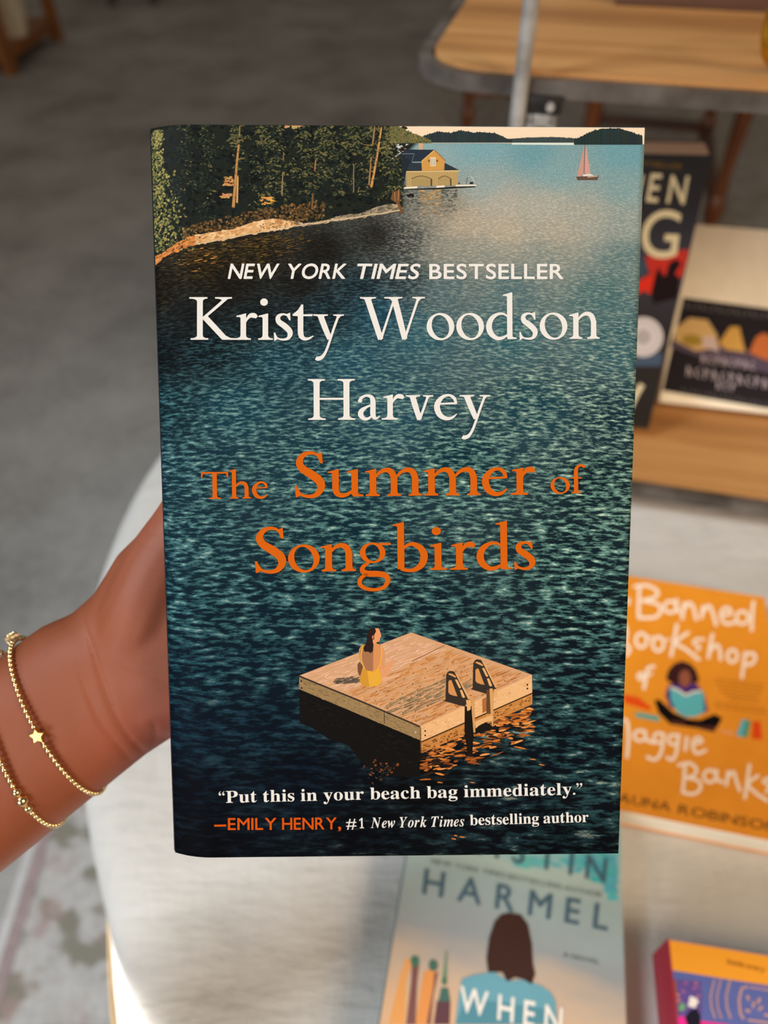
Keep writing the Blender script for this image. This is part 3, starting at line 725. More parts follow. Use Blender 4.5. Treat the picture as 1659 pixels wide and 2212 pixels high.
    pieces = []
    for lo, hi in zip(g.parts, g.parts[1:] + [len(g.p)]):
        pieces.append((g.p[lo:hi], [tuple(i - lo for i in t_) for t_ in g.t if lo <= t_[0] < hi]))
    GC[k] = (pieces, W)
    return GC[k]


def layout(s, font, track=0.0, slant=0.0, bold=0.0):
    """-> list of (pts, tris), total width; cap height is 100"""
    out, x = [], 0.0
    for ch in s:
        if ch == ' ':
            x += 30
            continue
        if font == 'old':
            pieces, W = serif_glyph(ch, bold)
            for pts, tr in pieces:
                out.append(([(p[0] + x, p[1]) for p in pts], tr))
            x += W + track
            continue
        if font in ('bold', 'ital') and ch in (BOLD if font == 'bold' else BITAL):
            pts, tr = g_outline(BOLD if font == 'bold' else BITAL, ch, 455.0)
        elif ch in '“”':
            pts, tr, o = [], [], 0
            for q in (0, 26):
                sg = 1 if ch == '”' else -1
                cx, cy = q + 10, (88 if ch == '”' else 72)
                ring = [(cx + 9 * math.cos(a * 0.5236), cy + 9 * math.sin(a * 0.5236)) for a in range(12)]
                tail = [(cx + 9 * sg, cy), (cx + 7 * sg, cy - 16 * sg), (cx - 6 * sg, cy - 27 * sg), (cx - 7 * sg, cy - 24 * sg), (cx + 1 * sg, cy - 14 * sg), (cx, cy - 6 * sg)]
                for pl in (ring, tail):
                    o = len(pts)
                    pts += pl
                    tr += [tuple(i + o for i in t_) for t_ in tessellate_polygon([[Vector((u, v_, 0)) for u, v_ in pl]])]
        elif ch == '.' and font != 'sans':
            pts = [(9 + 9 * math.cos(a * 0.5236), 8 + 9 * math.sin(a * 0.5236)) for a in range(12)]
            tr = [(0, i, i + 1) for i in range(1, 11)]
        else:
            pts, tr = g_sans(ch, bold)
        x0 = min(p[0] for p in pts)
        x1 = max(p[0] for p in pts)
        if bold and font == 'sans':
            # heavier weight: the letter printed several times, each time moved a hair outwards
            b_ = bold * 100 / 0.693
            for q in range(8):
                dx, dy = b_ * math.cos(q * math.pi / 4), b_ * math.sin(q * math.pi / 4)
                out.append(([(p[0] - x0 + x + slant * p[1] + dx, p[1] + dy) for p in pts], tr))
        out.append(([(p[0] - x0 + x + slant * p[1], p[1]) for p in pts], tr))
        x += x1 - x0 + track
    return out, x - track


def text(pr, s, font, p0, p1, cap, col, track=0.0, slant=0.0, bold=0.0, up=None):
    """set a word so that its ink runs from p0 to p1 along the baseline"""
    items, W = layout(s, font, track, slant, bold)
    ex = ((p1[0] - p0[0]) / W, (p1[1] - p0[1]) / W)
    L = math.hypot(*ex)
    ey = (up[0] / 100.0, up[1] / 100.0) if up else (ex[1] / L * cap / 100.0, -ex[0] / L * cap / 100.0)
    for pts, tr in items:
        pr.tris([(p0[0] + ex[0] * x + ey[0] * y, p0[1] + ex[1] * x + ey[1] * y) for x, y in pts], tr, col)


# ------------------------------------------------------------------ the setting
o = struct(MB().box(-7, 5, -3, 9, -0.05, 0.0).build('floor', M['floor']))
o = struct(MB().box(-7, 5, 9.0, 9.15, 0.0, 3.0).build('wall_back', M['wall']))
o = struct(MB().box(5.0, 5.15, -3, 9, 0.0, 3.0).build('wall_right', M['wall']))

# thin pale sheet on the far floor, its left edge running away from the camera
r = empty('pale_floor_sheet', 'thin pale grey sheet on the floor under the brown wooden side table', 'rug', (1.30, 3.55, 0.0), math.radians(-11))
MB().box(-1.18, 1.5, -1.7, 1.9, 0.001, 0.010, 0.003).build('sheet', M['pale_sheet'], r)

# floral rug beside the table
r = empty('floral_rug', 'faded floral rug with white binding on the floor beside the table', 'rug', (-0.585, 0.60, 0.0), math.radians(1))
MB().box(0.0, 0.016, -2.0, -0.03, 0.001, 0.011, 0.003).build('binding', M['rug_edge'], r)
MB().box(0.016, 0.034, -2.0, -0.03, 0.001, 0.0105, 0.002).build('stripe', M['rug_stripe'], r)
MB().box(0.034, 1.6, -2.0, -0.03, 0.001, 0.010, 0.002).build('field', M['floral'], r)

# ------------------------------------------------------------------ round table, skirt and top cloth
TC, TR_, TZ = Vector((0.33, 0.44, 0)), 0.577, 0.75
tb = empty('round_table', 'round table hidden under the white cloth', 'table', (TC.x, TC.y, 0))
MB().lathe([(0.0, 0.715), (TR_ - 0.03, 0.715), (TR_ - 0.022, 0.718), (TR_ - 0.018, 0.724), (TR_ - 0.034, 0.738), (0.0, 0.741)], n=64, close=False).build('tabletop', M['dark_wood'], tb, 'auto')
MB().lathe([(0.05, 0.03), (0.045, 0.10), (0.035, 0.3), (0.05, 0.55), (0.09, 0.715)], n=24).build('pedestal', M['dark_wood'], tb, 'auto')
MB().lathe([(0.26, 0.0108), (0.26, 0.018), (0.2, 0.03), (0.05, 0.04)], n=32).build('base', M['dark_wood'], tb, 'auto')


def cloth(prof, nseg, fold, phase, k, bump):
    """revolved cloth whose hanging part is thrown into soft folds; prof rows are (radius, z, fold weight)"""
    vs, fs = [], []
    for (r_, z_, w_) in prof:
        for i in range(nseg):
            a = 2 * math.pi * i / nseg
            d = bump * w_ * math.exp(-((math.degrees(a) - 223.0) / 7.5) ** 2)
            d += fold * w_ * (math.sin(k * a + phase) + 0.45 * math.sin((k * 1.7) // 1 * a + 1.3 * phase))
            vs.append((r_ * math.cos(a) + d * math.cos(a), r_ * math.sin(a) + d * math.sin(a), z_))
    m = len(prof)
    for j in range(m - 1):
        for i in range(nseg):
            fs.append((j * nseg + i, j * nseg + (i + 1) % nseg, (j + 1) * nseg + (i + 1) % nseg, (j + 1) * nseg + i))
    return vs, fs


sk = empty('table_skirt', 'long white table skirt hanging in folds to the floor', 'table skirt', (TC.x, TC.y, 0))
prof = [(TR_ - 0.045, 0.7435, 0), (TR_ - 0.030, 0.742, 0), (TR_ - 0.010, 0.737, 0), (TR_ + 0.004, 0.7255, 0)]
for q in range(1, 22):
    dr = 0.70 * (q / 21) ** 1.4
    of = 0.05 * dr if dr < 0.1 else 0.005 + 0.10 * (dr - 0.1)
    prof.append((TR_ + 0.005 + of, 0.722 - dr * 0.985, min(1.0, (dr * 3.0) ** 1.35)))
mb = MB()
mb.add(*cloth(prof, 256, 0.014, 0.4, 17, 0.26))
mb.build('fabric', M['linen'], sk, True)

tcl = empty('tablecloth', 'white linen cloth with scalloped ecru hem covering the round table', 'tablecloth', (TC.x, TC.y, 0))
prof = [(0.0, TZ, 0), (0.15, TZ, 0), (0.3, TZ, 0), (0.42, TZ, 0), (0.5, TZ, 0)] + [(TR_ - 0.030 + 0.0385 * math.sin(k * math.pi / 20), TZ - 0.020 * (1 - math.cos(k * math.pi / 20)), 0.012 * k) for k in range(11)]
for q in range(1, 8):
    u = q / 7
    prof.append((TR_ + 0.0085 + 0.006 * u, TZ - 0.020 - 0.050 * u, 0.12 + 0.88 * u))
mb = MB()
mb.add(*cloth(prof[1:], 256, 0.004, 2.1, 15, 0.040))
n0 = len(mb.v)
mb.v.append((0, 0, TZ))
for i in range(256):
    mb.f.append((n0, i, (i + 1) % 256))
fab = mb.build('fabric', M['linen'], tcl, True)
# scalloped lace edge: a chain of little fans along the hem
mb = MB()
vs_, fs_ = [], []
NS = 300 * 8
hr, hz = prof[-1][0], prof[-1][1]
for row in range(3):
    for i in range(NS):
        a = 2 * math.pi * i / NS
        d = 0.004 * (math.sin(15 * a + 2.1) + 0.45 * math.sin(25 * a + 1.3 * 2.1))
        d += 0.040 * math.exp(-((math.degrees(a) - 223.0) / 7.5) ** 2)
        sc_ = abs(math.sin(a * 150))
        rr = hr + d + (0.0016, 0.0026, 0.0022)[row]
        zz = hz + (0.006, 0.001, -0.002 - 0.0055 * sc_)[row]
        vs_.append((rr * math.cos(a), rr * math.sin(a), zz))
for row in range(2):
    for i in range(NS):
        fs_.append((row * NS + i, row * NS + (i + 1) % NS, (row + 1) * NS + (i + 1) % NS, (row + 1) * NS + i))
mb.add(vs_, fs_)
trim = mb.build('scalloped_trim', M['trim'], tcl, True)
sm = trim.modifiers.new('thickness', 'SOLIDIFY')
sm.thickness = 0.0012

# ------------------------------------------------------------------ two-tier stand of pine shelves in a steel frame
ST_ROT = math.radians(-13)
ST_O = Vector((0.013, 0.540, 0.75))
SW, SD = 0.56, 0.34
LOW, HIGH = 0.036, 0.361            # shelf tops above the table
st = empty('tiered_stand', 'two tier pine and steel shelf stand on the white table', 'display stand', ST_O, ST_ROT)


def rrect(x0, x1, y0, y1, r_, n=8):
    P = []
    for cx, cy, a0 in ((x1 - r_, y1 - r_, 0), (x0 + r_, y1 - r_, 90), (x0 + r_, y0 + r_, 180), (x1 - r_, y0 + r_, 270)):
        for k in range(n + 1):
            a = math.radians(a0 + 90 * k / n)
            P.append((cx + r_ * math.cos(a), cy + r_ * math.sin(a)))
    return P


def ring_band(P_out, P_in, z0, z1):
    n = len(P_out)
    vs_ = [(x, y, z0) for x, y in P_out] + [(x, y, z1) for x, y in P_out] + [(x, y, z1) for x, y in P_in] + [(x, y, z0) for x, y in P_in]
    fs_ = []
    for i in range(n):
        j = (i + 1) % n
        for q in range(4):
            q2 = (q + 1) % 4
            fs_.append((q * n + i, q * n + j, q2 * n + j, q2 * n + i))
    return vs_, fs_


for nm, z in (('low', LOW), ('high', HIGH)):
    MB().prism(rrect(0.011, SW - 0.011, 0.011, SD - 0.011, 0.045), z - 0.014, z).build('shelf_board', M['stand_wood'], st, 'auto')
    mb = MB()
    mb.add(*ring_band(rrect(0, SW, 0, SD, 0.055), rrect(0.009, SW - 0.009, 0.009, SD - 0.009, 0.047), z - 0.0125, z - 0.0025))
    mb.build('steel_rim', M['steel'], st, 'auto', 'dark steel band around the shelf board')
for x in (0.0765, SW - 0.0765):
    for y in (-0.0055, SD + 0.0055):
        mb = MB()
        mb.tube([(x, y, 0.0), (x, y, 0.1), (x, y, 0.3), (x, y, 0.56)], 0.0050, 14)
        mb.build('post', M['steel_light'], st, 'auto', 'round bright steel post')
# bracket, slotted hook plate and knob beside the near left post
MB().box(0.082, 0.104, -0.0065, -0.0002, HIGH - 0.020, HIGH - 0.010, 0.0012).build('bracket', M['black_metal'], st, 'auto', 'black bracket under the upper shelf')
hp = MB()
hp.box(0.083, 0.0885, -0.007, -0.0035, HIGH - 0.066, HIGH - 0.0205, 0.001)
hp.box(0.0955, 0.1015, -0.007, -0.0035, HIGH - 0.066, HIGH - 0.0205, 0.001)
hp.box(0.083, 0.1015, -0.007, -0.0035, HIGH - 0.0275, HIGH - 0.0205, 0.001)
hp.box(0.083, 0.1015, -0.007, -0.0035, HIGH - 0.070, HIGH - 0.063, 0.001)
hp.build('slotted_plate', M['steel_light'], st, 'auto', 'slotted steel hook plate')
kb = MB()
kb.tube([(0.0835, -0.0075, HIGH - 0.036), (0.0835, -0.0130, HIGH - 0.036), (0.0835, -0.0150, HIGH - 0.036)], [0.0036, 0.0042, 0.002], 14)
kb.build('knob', M['steel_light'], st, 'auto')
bk = MB()
bk.tube([(0.0965, -0.0065, HIGH - 0.015), (0.0965, -0.0095, HIGH - 0.015)], 0.0026, 10)
bk.build('bolt', M['steel_light'], st, 'auto')

# things on the upper shelf
SM = Matrix.Translation(ST_O) @ Matrix.Rotation(ST_ROT, 4, 'Z')


def on_stand(x, y, z):
    return SM @ Vector((x, y, z))


bx = empty('wooden_box', 'dark brown wooden box at the back of the upper shelf', 'box', on_stand(0.13, 0.205, HIGH + 0.0005), ST_ROT)
b_ = MB()
b_.box(0.0, 0.32, 0.0, 0.010, 0.0, 0.040, 0.0012).box(0.0, 0.32, 0.098, 0.108, 0.0, 0.040, 0.0012)
b_.box(0.0, 0.010, 0.010, 0.098, 0.0, 0.040, 0.0012).box(0.310, 0.32, 0.010, 0.098, 0.0, 0.040, 0.0012)
b_.build('side_walls', M['dark_wood'], bx, 'auto')
MB().box(0.009, 0.311, 0.009, 0.099, 0.0, 0.006).build('bottom', M['dark_wood'], bx)
pc = MB()
pts = [(0.0, 0.0), (0.075, -0.004), (0.079, 0.10), (0.003, 0.104)]
pc.prism(pts, 0.0, 0.0012)
pc.prism([(x + 0.002, y + 0.002) for x, y in pts], 0.0013, 0.0022)
o = pc.build('folded_leaflet', M['paper'])
o.location = on_stand(0.155, 0.196, HIGH + 0.0412)
o.rotation_euler = (0, 0, ST_ROT)
tag(o, 'folded white paper leaflet lying on the dark wooden box', 'leaflet')

hoop = MB()
hoop.tube([(0.032 * math.cos(a * math.pi / 20), 0, 0.034 + 0.032 * math.sin(a * math.pi / 20)) for a in range(40)], 0.0030, 10, True)
o = hoop.build('brass_hoop', M['brass'], None, True)
pz = on_z(1628, 168, 0.75 + HIGH)
o.location = (pz.x + 0.023, pz.y + 0.012, 0.75 + HIGH + 0.0012)
o.rotation_euler = (0, 0, math.radians(32))
tag(o, 'shiny brass hoop standing on the upper pine shelf', 'hoop')

# ------------------------------------------------------------------ side table with turned legs behind the stand
TL = [(0.030, 0.0), (0.032, 0.03), (0.026, 0.06), (0.022, 0.085), (0.034, 0.11), (0.037, 0.14), (0.030, 0.17), (0.021, 0.185), (0.026, 0.205), (0.026, 0.22), (0.020, 0.24), (0.024, 0.32), (0.029, 0.42), (0.031, 0.52), (0.026, 0.60), (0.033, 0.62), (0.033, 0.70)]


def leg_mesh(x, y, h, s, name, mat, parent):
    MB().lathe([(r_ * s, z_ * h / 0.70) for r_, z_ in TL], x, y, 18).build(name, mat, parent, 'auto')


dt = empty('side_table', 'red-brown wooden side table with turned legs behind the books', 'side table', (1.155, 2.57, 0.0105), math.radians(-15.5))
for x, y in ((0, 0), (-0.47, 0.0), (0.0, 0.87), (-0.47, 0.87)):
    leg_mesh(x, y, 0.70, 0.95, 'leg', M['brown_wood'], dt)
MB().box(-0.53, 0.06, -0.06, 0.93, 0.70, 0.73, 0.006).build('table_top', M['brown_wood'], dt, 'auto')
for x0, x1, y0, y1 in ((-0.47, 0.0, 0.85, 0.89), (-0.02, 0.02, 0.03, 0.84), (-0.49, -0.45, 0.03, 0.84)):
    b_ = MB()
    b_.box(x0 + (0.025 if x1 - x0 > 0.1 else 0), x1 - (0.025 if x1 - x0 > 0.1 else 0), y0, y1, 0.11, 0.15, 0.006)
    b_.build('stretcher', M['dark_wood'], dt, 'auto')
for x0, x1, y0, y1 in ((-0.44, -0.03, -0.012, 0.012), (-0.44, -0.03, 0.858, 0.882), (-0.012, 0.012, 0.03, 0.84), (-0.482, -0.458, 0.03, 0.84)):
    MB().box(x0, x1, y0, y1, 0.63, 0.70, 0.003).build('apron', M['brown_wood'], dt, 'auto')


def stool(name, label, loc, rz, h, w, d, mat, s=0.85):
    e = empty(name, label, 'stool', loc, rz)
    for x, y in ((0, 0), (w, 0), (0, d), (w, d)):
        leg_mesh(x, y, h - 0.03, s, 'leg', mat, e)
    MB().box(-0.04, w + 0.04, -0.04, d + 0.04, h - 0.03, h, 0.008).build('seat', mat, e, 'auto')
    MB().box(0.01, w - 0.01, -0.012, 0.012, 0.20, 0.225, 0.004).build('rung', mat, e, 'auto')
    MB().box(0.01, w - 0.01, d - 0.012, d + 0.012, 0.20, 0.225, 0.004).build('rung', mat, e, 'auto')
    return e


fA = on_z(1005, 315, 0)
stool('wooden_stool', 'brown wooden stool whose leg shows left of the steel post', (fA.x, fA.y, 0.0105), math.atan2(-fA.x, fA.y), 0.62, 0.235, 0.30, M['brown_wood'])
fB = on_z(243, 12, 0)
stool('wooden_stool', 'dark wooden stool far off in the dim top left corner', (fB.x, fB.y, 0), math.radians(8), 0.45, 0.3, 0.3, M['dark_wood'], 1.0)

# ------------------------------------------------------------------ plant stand with a cream pot, far top left
f1, f2 = on_z(27, 160, 0), on_z(125, 88, 0)
ang = math.atan2(f2.y - f1.y, f2.x - f1.x)
Wd = (f2 - f1).length
pl = empty('plant_stand', 'amber wooden plant stand at the far left of the floor', 'plant stand', (f1.x, f1.y, 0), ang)
for x, y in ((0, 0), (Wd, 0), (0, 0.42), (Wd, 0.42)):
    b_ = MB()
    b_.add([(x - 0.03, y - 0.03, 0), (x + 0.03, y - 0.03, 0), (x + 0.03, y + 0.03, 0), (x - 0.03, y + 0.03, 0), (x - 0.024, y - 0.024, 0.75), (x + 0.024, y - 0.024, 0.75), (x + 0.024, y + 0.024, 0.75), (x - 0.024, y + 0.024, 0.75)],
           [(3, 2, 1, 0), (4, 5, 6, 7), (0, 1, 5, 4), (1, 2, 6, 5), (2, 3, 7, 6), (3, 0, 4, 7)])
    b_.build('leg', M['orange_wood'], pl)
for (x0, x1, y0, y1) in ((0.03, Wd - 0.03, -0.02, 0.02), (0.03, Wd - 0.03, 0.40, 0.44), (-0.02, 0.02, 0.03, 0.39), (Wd - 0.02, Wd + 0.02, 0.03, 0.39)):
    MB().box(x0, x1, y0, y1, 0.065, 0.125, 0.006).build('rail', M['orange_wood'], pl, 'auto')
MB().box(0.02, Wd - 0.02, 0.02, 0.40, 0.11, 0.124, 0.003).build('shelf', M['orange_wood'], pl, 'auto')
cp = Matrix.Translation((f1.x, f1.y, 0)) @ Matrix.Rotation(ang, 4, 'Z')
pt = empty('cream_pot', 'cream tapered pot filled with wool on the plant stand', 'pot', (cp @ Vector((0.28, 0.066, 0.1255))))
MB().lathe([(0.0, 0.0), (0.082, 0.0), (0.104, 0.09), (0.128, 0.22), (0.132, 0.23), (0.122, 0.23), (0.118, 0.21), (0.076, 0.012), (0.0, 0.012)], n=32, close=False).build('pot', M['pot'], pt, 'auto')
rn = random.Random(3)
for k in range(7):
    b_ = MB()
    a = k * 0.9
    rr = 0.0 if k == 6 else 0.046
    R0 = rn.uniform(0.042, 0.05)
    b_.lathe([(R0 * math.sin(q * math.pi / 8) + 0.0005, R0 * (1 - math.cos(q * math.pi / 8))) for q in range(9)], rr * math.cos(a), rr * math.sin(a), 14)
    ob = b_.build('wool_ball', M['wool'], pt, True)
    ob.location = (0, 0, 0.165 + (0.06 if k == 6 else rn.uniform(0.0, 0.03)))


# ------------------------------------------------------------------ books around the held one
def make_book(name, label, mat, W, H, T, cover_mat, spine_mat, back_mat):
    """local frame: x to the right, y up the cover, z out of the front cover; spine at x = 0"""
    e = empty(name, label, 'book', mat=mat)
    ct = 0.0007
    fc = MB().box(0.0004, W, 0, H, T - ct, T).build('front_cover', cover_mat, e)
    MB().box(0.0004, W, 0, H, 0, ct).build('back_cover', back_mat, e)
    MB().box(-0.0004, 0.0006, 0, H, 0, T).build('spine', spine_mat, e)
    MB().box(0.0008, W - 0.0015, 0.0008, H - 0.0008, ct + 0.0001, T - ct - 0.0001).build('page_block', M['pages'], e)
    inv = mat.inverted()
    P0, N0 = mat @ Vector((0, 0, T)), (mat.to_3x3() @ Vector((0, 0, 1))).normalized()

    def mp(px, py, lift):
        q = inv @ on_plane(px, py, P0, N0)
        return (min(max(q.x, 0.0006), W - 0.0003), min(max(q.y, 0.0004), H - 0.0004), T + 0.00006 + lift * 0.00004)
    return e, fc, (lambda: Print(mp))


def frame(origin, xd, zd):
    x = Vector(xd).normalized()
    z = Vector(zd)
    z = (z - x * z.dot(x)).normalized()
    y = z.cross(x)
    m = Matrix((x, y, z)).transposed().to_4x4()
    m.translation = origin
    return m


def flat_frame(corner, d, W, H, z0, which):
    x = Vector((d.x, d.y, 0)).normalized()
    y = Vector((-x.y, x.x, 0))
    c = Vector((corner.x, corner.y, z0))
    o_ = c - y * H - (x * W if which == 'TR' else Vector((0, 0, 0)))
    return frame(o_, x, (0, 0, 1))


def mat_ramp_y(name, H, stops, nscale=18.0, namt=0.10, rough=0.42):
    """printed sky-like gradient running up the cover, broken by soft clouds"""
    t = NT(name).set(Roughness=rough)
    tc = t.n('ShaderNodeTexCoord')
    sep = t.n('ShaderNodeSeparateXYZ')
    t.l(tc.outputs['Object'], sep.inputs[0])
    dv = t.n('ShaderNodeMath', operation='DIVIDE')
    dv.inputs[1].default_value = H
    t.l(sep.outputs['Y'], dv.inputs[0])
    mp_ = t.n('ShaderNodeMapping')
    mp_.inputs['Scale'].default_value = (0.6, 1.6, 1)
    t.l(tc.outputs['Object'], mp_.inputs['Vector'])
    nz = t.noise(mp_.outputs[0], nscale, 4, 0.55)
    ma = t.n('ShaderNodeMath', operation='MULTIPLY_ADD')
    ma.inputs[1].default_value = namt * 2
    t.l(nz, ma.inputs[0])
    t.l(dv.outputs[0], ma.inputs[2])
    sb = t.n('ShaderNodeMath', operation='SUBTRACT')
    sb.inputs[1].default_value = namt
    t.l(ma.outputs[0], sb.inputs[0])
    t.l(t.ramp(sb.outputs[0], [(p_, lin(c)) for p_, c in stops]), t.b.inputs['Base Color'])
    return t.m


# --- orange book lying on the cloth
T = 0.021
zc = TZ + 0.0006
trp, tlp = on_z(1651, 1290, zc + T), on_z(1352, 1243, zc + T)
bmx = flat_frame(trp, trp - tlp, 0.136, 0.203, zc, 'TR')
OR = plain('orange_cover', (230, 144, 32), 0.5)
e, fc, PR = make_book('orange_paperback', 'orange paperback with white brush lettering lying on the cloth', bmx, 0.136, 0.203, T, OR, OR, OR)


def zz(ox, oy, s):
    return lambda x, y: (ox + x / s, oy + y / s)


A = zz(1340, 1240, 5.2)
B = zz(1340, 1520, 5.2)
pr = PR()
WH = (246, 226, 204)


def brush(f_, pts, w=7.2):
    q = spline([(p_[0], p_[1]) for p_ in pts], 5)
    pr.line([f_(*p_) for p_ in q], w, WH)
    for p_ in (q[0], q[-1]):
        c = f_(*p_)
        pr.dab(c[0], c[1], w, w, 0, WH, None, 10)


def loop(f_, x, y, rx, ry, w=7.0):
    q = [f_(x + rx * math.cos(a * math.pi / 9), y + ry * math.sin(a * math.pi / 9)) for a in range(19)]
    pr.line(q, w, WH)


brush(A, [(45, 300), (95, 285), (90, 330)])
brush(A, [(215, 150), (208, 300), (205, 480)])
brush(A, [(160, 140), (300, 130), (415, 190), (390, 260), (250, 300)])
brush(A, [(250, 300), (420, 340), (450, 430), (370, 490), (210, 490)])
loop(A, 560, 370, 68, 65); brush(A, [(630, 290), (635, 370), (660, 430)])
brush(A, [(715, 330), (705, 420), (695, 500)]); brush(A, [(705, 410), (770, 325), (825, 390), (850, 510)])
brush(A, [(930, 370), (920, 430), (910, 490)]); brush(A, [(920, 440), (990, 355), (1035, 430), (1075, 570)])
brush(A, [(1130, 460), (1240, 445), (1215, 385), (1150, 400), (1130, 480), (1180, 555), (1285, 545)])
loop(A, 1370, 490, 68, 72); brush(A, [(1495, 315), (1480, 470), (1475, 630)])
pr.build('brush_lettering', fc, None, None, 'white brush lettering of the first word')
pr = PR()
brush(A, [(50, 570), (70, 640), (60, 740)]); brush(A, [(50, 770), (105, 840), (70, 910)])
loop(A, 235, 745, 62, 80); loop(A, 425, 785, 62, 80); brush(A, [(290, 700), (360, 720)], 4); brush(A, [(480, 750), (560, 730)], 4)
brush(A, [(635, 570), (605, 740), (570, 920)]); brush(A, [(760, 660), (625, 770), (740, 850), (880, 960)])
brush(A, [(935, 735), (850, 735), (825, 780), (890, 815), (860, 860)], 6)
brush(A, [(1035, 680), (1010, 800), (990, 940)]); brush(A, [(1005, 870), (1075, 795), (1115, 850), (1125, 960)])
loop(A, 1258, 920, 55, 70)
brush(A, [(1405, 880), (1385, 1020), (1365, 1165)]); brush(A, [(1400, 910), (1490, 890), (1515, 955), (1455, 1020), (1395, 1000)])
pr.build('brush_lettering', fc, None, None, 'white brush lettering of the second word')
pr = PR()
loop(A, 230, 1150, 32, 36, 6); brush(A, [(375, 1040), (310, 1060), (290, 1160), (265, 1285)]); brush(A, [(240, 1150), (355, 1120)], 5)
pr.build('brush_lettering', fc, None, None, 'white brush lettering of the short word')
pr = PR()
brush(B, [(45, 175), (80, 220), (90, 400), (75, 600)])
loop(B, 220, 360, 65, 58); brush(B, [(280, 310), (290, 400), (370, 440)])
loop(B, 430, 385, 55, 55); brush(B, [(485, 340), (460, 540), (390, 630), (305, 600)])
loop(B, 595, 405, 55, 55); brush(B, [(655, 350), (630, 540), (585, 630), (525, 605)])
brush(B, [(745, 380), (730, 520)])
brush(B, [(815, 450), (915, 430), (880, 385), (825, 410), (815, 490), (860, 560), (955, 525)])
pr.build('brush_lettering', fc, None, None, 'white brush lettering of the first name')
pr = PR()
brush(B, [(725, 690), (715, 850), (700, 990)]); brush(B, [(655, 690), (780, 670), (855, 740), (820, 810), (740, 830)])
brush(B, [(740, 830), (880, 870), (895, 960), (820, 1015), (705, 1000)])
loop(B, 1005, 815, 70, 68); brush(B, [(1080, 750), (1085, 850), (1145, 880)])
brush(B, [(1210, 765), (1200, 840), (1190, 915)]); brush(B, [(1200, 840), (1270, 765), (1300, 860), (1340, 975)])
brush(B, [(1450, 690), (1425, 870), (1400, 1060)]); brush(B, [(1545, 810), (1435, 905), (1530, 1010), (1650, 1090)])
brush(B, [(1690, 835), (1605, 870), (1680, 930), (1640, 990)])
pr.build('brush_lettering', fc, None, None, 'white brush lettering')
pr = PR()
text(pr, 'SHAUNA', 'sans', (1288, 1723), (1447, 1753.5), 20, (112, 72, 30), 14, 0, 0.01)
text(pr, 'ROBINSON', 'sans', (1464, 1757), (1682, 1799), 20, (112, 72, 30), 14, 0, 0.01)
pr.build('author_lettering', fc, None, None, 'brown capital lettering')
pr = PR()
for r_ in range(8):
    x0, y0 = 1062 + 6 * (r_ % 3), 1180 + r_ * 44
    ln = (540, 520, 500, 430, 380, 330, 560, 580)[r_]
    x0 += (0, 10, 30, 60, 110, 150, 0, 0)[r_]
    k = 0
    while k < ln:
        dl = rn.uniform(20, 60)
        pr.line([A(x0 + k, y0 + k * 0.13), A(x0 + min(k + dl, ln), y0 + min(k + dl, ln) * 0.13)], 3.0, (176, 106, 34))
        k += dl + 14
pb = pr.build('blurb_lettering', fc, None, None, 'tiny brown blurb lines')
pb['kind'] = 'stuff'
pr = PR()
pr.poly([A(*p_) for p_ in [(540, 1250), (620, 1215), (860, 1235), (935, 1330), (985, 1540), (900, 1580), (560, 1500), (505, 1360)]], (74, 44, 112))
pr.lift = 1
pr.poly([A(*p_) for p_ in [(510, 1180), (540, 1080), (600, 1010), (690, 975), (790, 1010), (850, 1080), (885, 1190), (860, 1225), (620, 1240), (560, 1220)]], (58, 30, 30))
pr.lift = 2
pr.dab(*A(725, 1175), 26, 38, 0, (146, 84, 62), None, 16)
pr.poly([A(*p_) for p_ in [(380, 1420), (440, 1410), (600, 1560), (760, 1630), (900, 1640), (1060, 1575), (1145, 1620), (1090, 1720), (960, 1750), (780, 1720), (560, 1690), (430, 1560)]], (20, 15, 16))
pr.lift = 3
pr.poly([A(*p_) for p_ in [(555, 1275), (600, 1275), (735, 1360), (890, 1310), (930, 1330), (945, 1545), (860, 1600), (740, 1610), (640, 1560), (565, 1420)]], (92, 176, 182))
pr.lift = 4
pr.line([A(560, 1275), A(640, 1300), A(735, 1365)], 5, (226, 214, 200)); pr.line([A(735, 1365), A(820, 1325), A(910, 1315)], 5, (226, 214, 200))
pr.poly([A(*p_) for p_ in [(560, 1640), (720, 1660), (730, 1700), (580, 1690)]], (84, 46, 40))
pr.poly([A(*p_) for p_ in [(790, 1665), (900, 1710), (1090, 1715), (1050, 1780), (880, 1740)]], (84, 46, 40))
pr.poly([A(*p_) for p_ in [(40, 1355), (200, 1385), (350, 1500), (335, 1535), (110, 1470), (40, 1440)]], (226, 78, 24))
pr.poly([A(*p_) for p_ in [(180, 1555), (430, 1600), (440, 1660), (165, 1605)]], (84, 164, 156))
pr.poly([A(*p_) for p_ in [(1365, 1640), (1412, 1632), (1372, 1832), (1300, 1820)]], (96, 178, 188))
pr.poly([A(*p_) for p_ in [(1414, 1640), (1466, 1650), (1424, 1840), (1374, 1832)]], (84, 148, 118))
pr.poly([A(*p_) for p_ in [(1488, 1655), (1572, 1662), (1590, 1860), (1478, 1850)]], (226, 74, 24))
pr.poly([A(*p_) for p_ in [(1110, 1745), (1270, 1775), (1280, 1810), (1130, 1775)]], (232, 160, 110))
pr.build('reader_picture', fc, None, None, 'printed picture of a seated reader and small books')

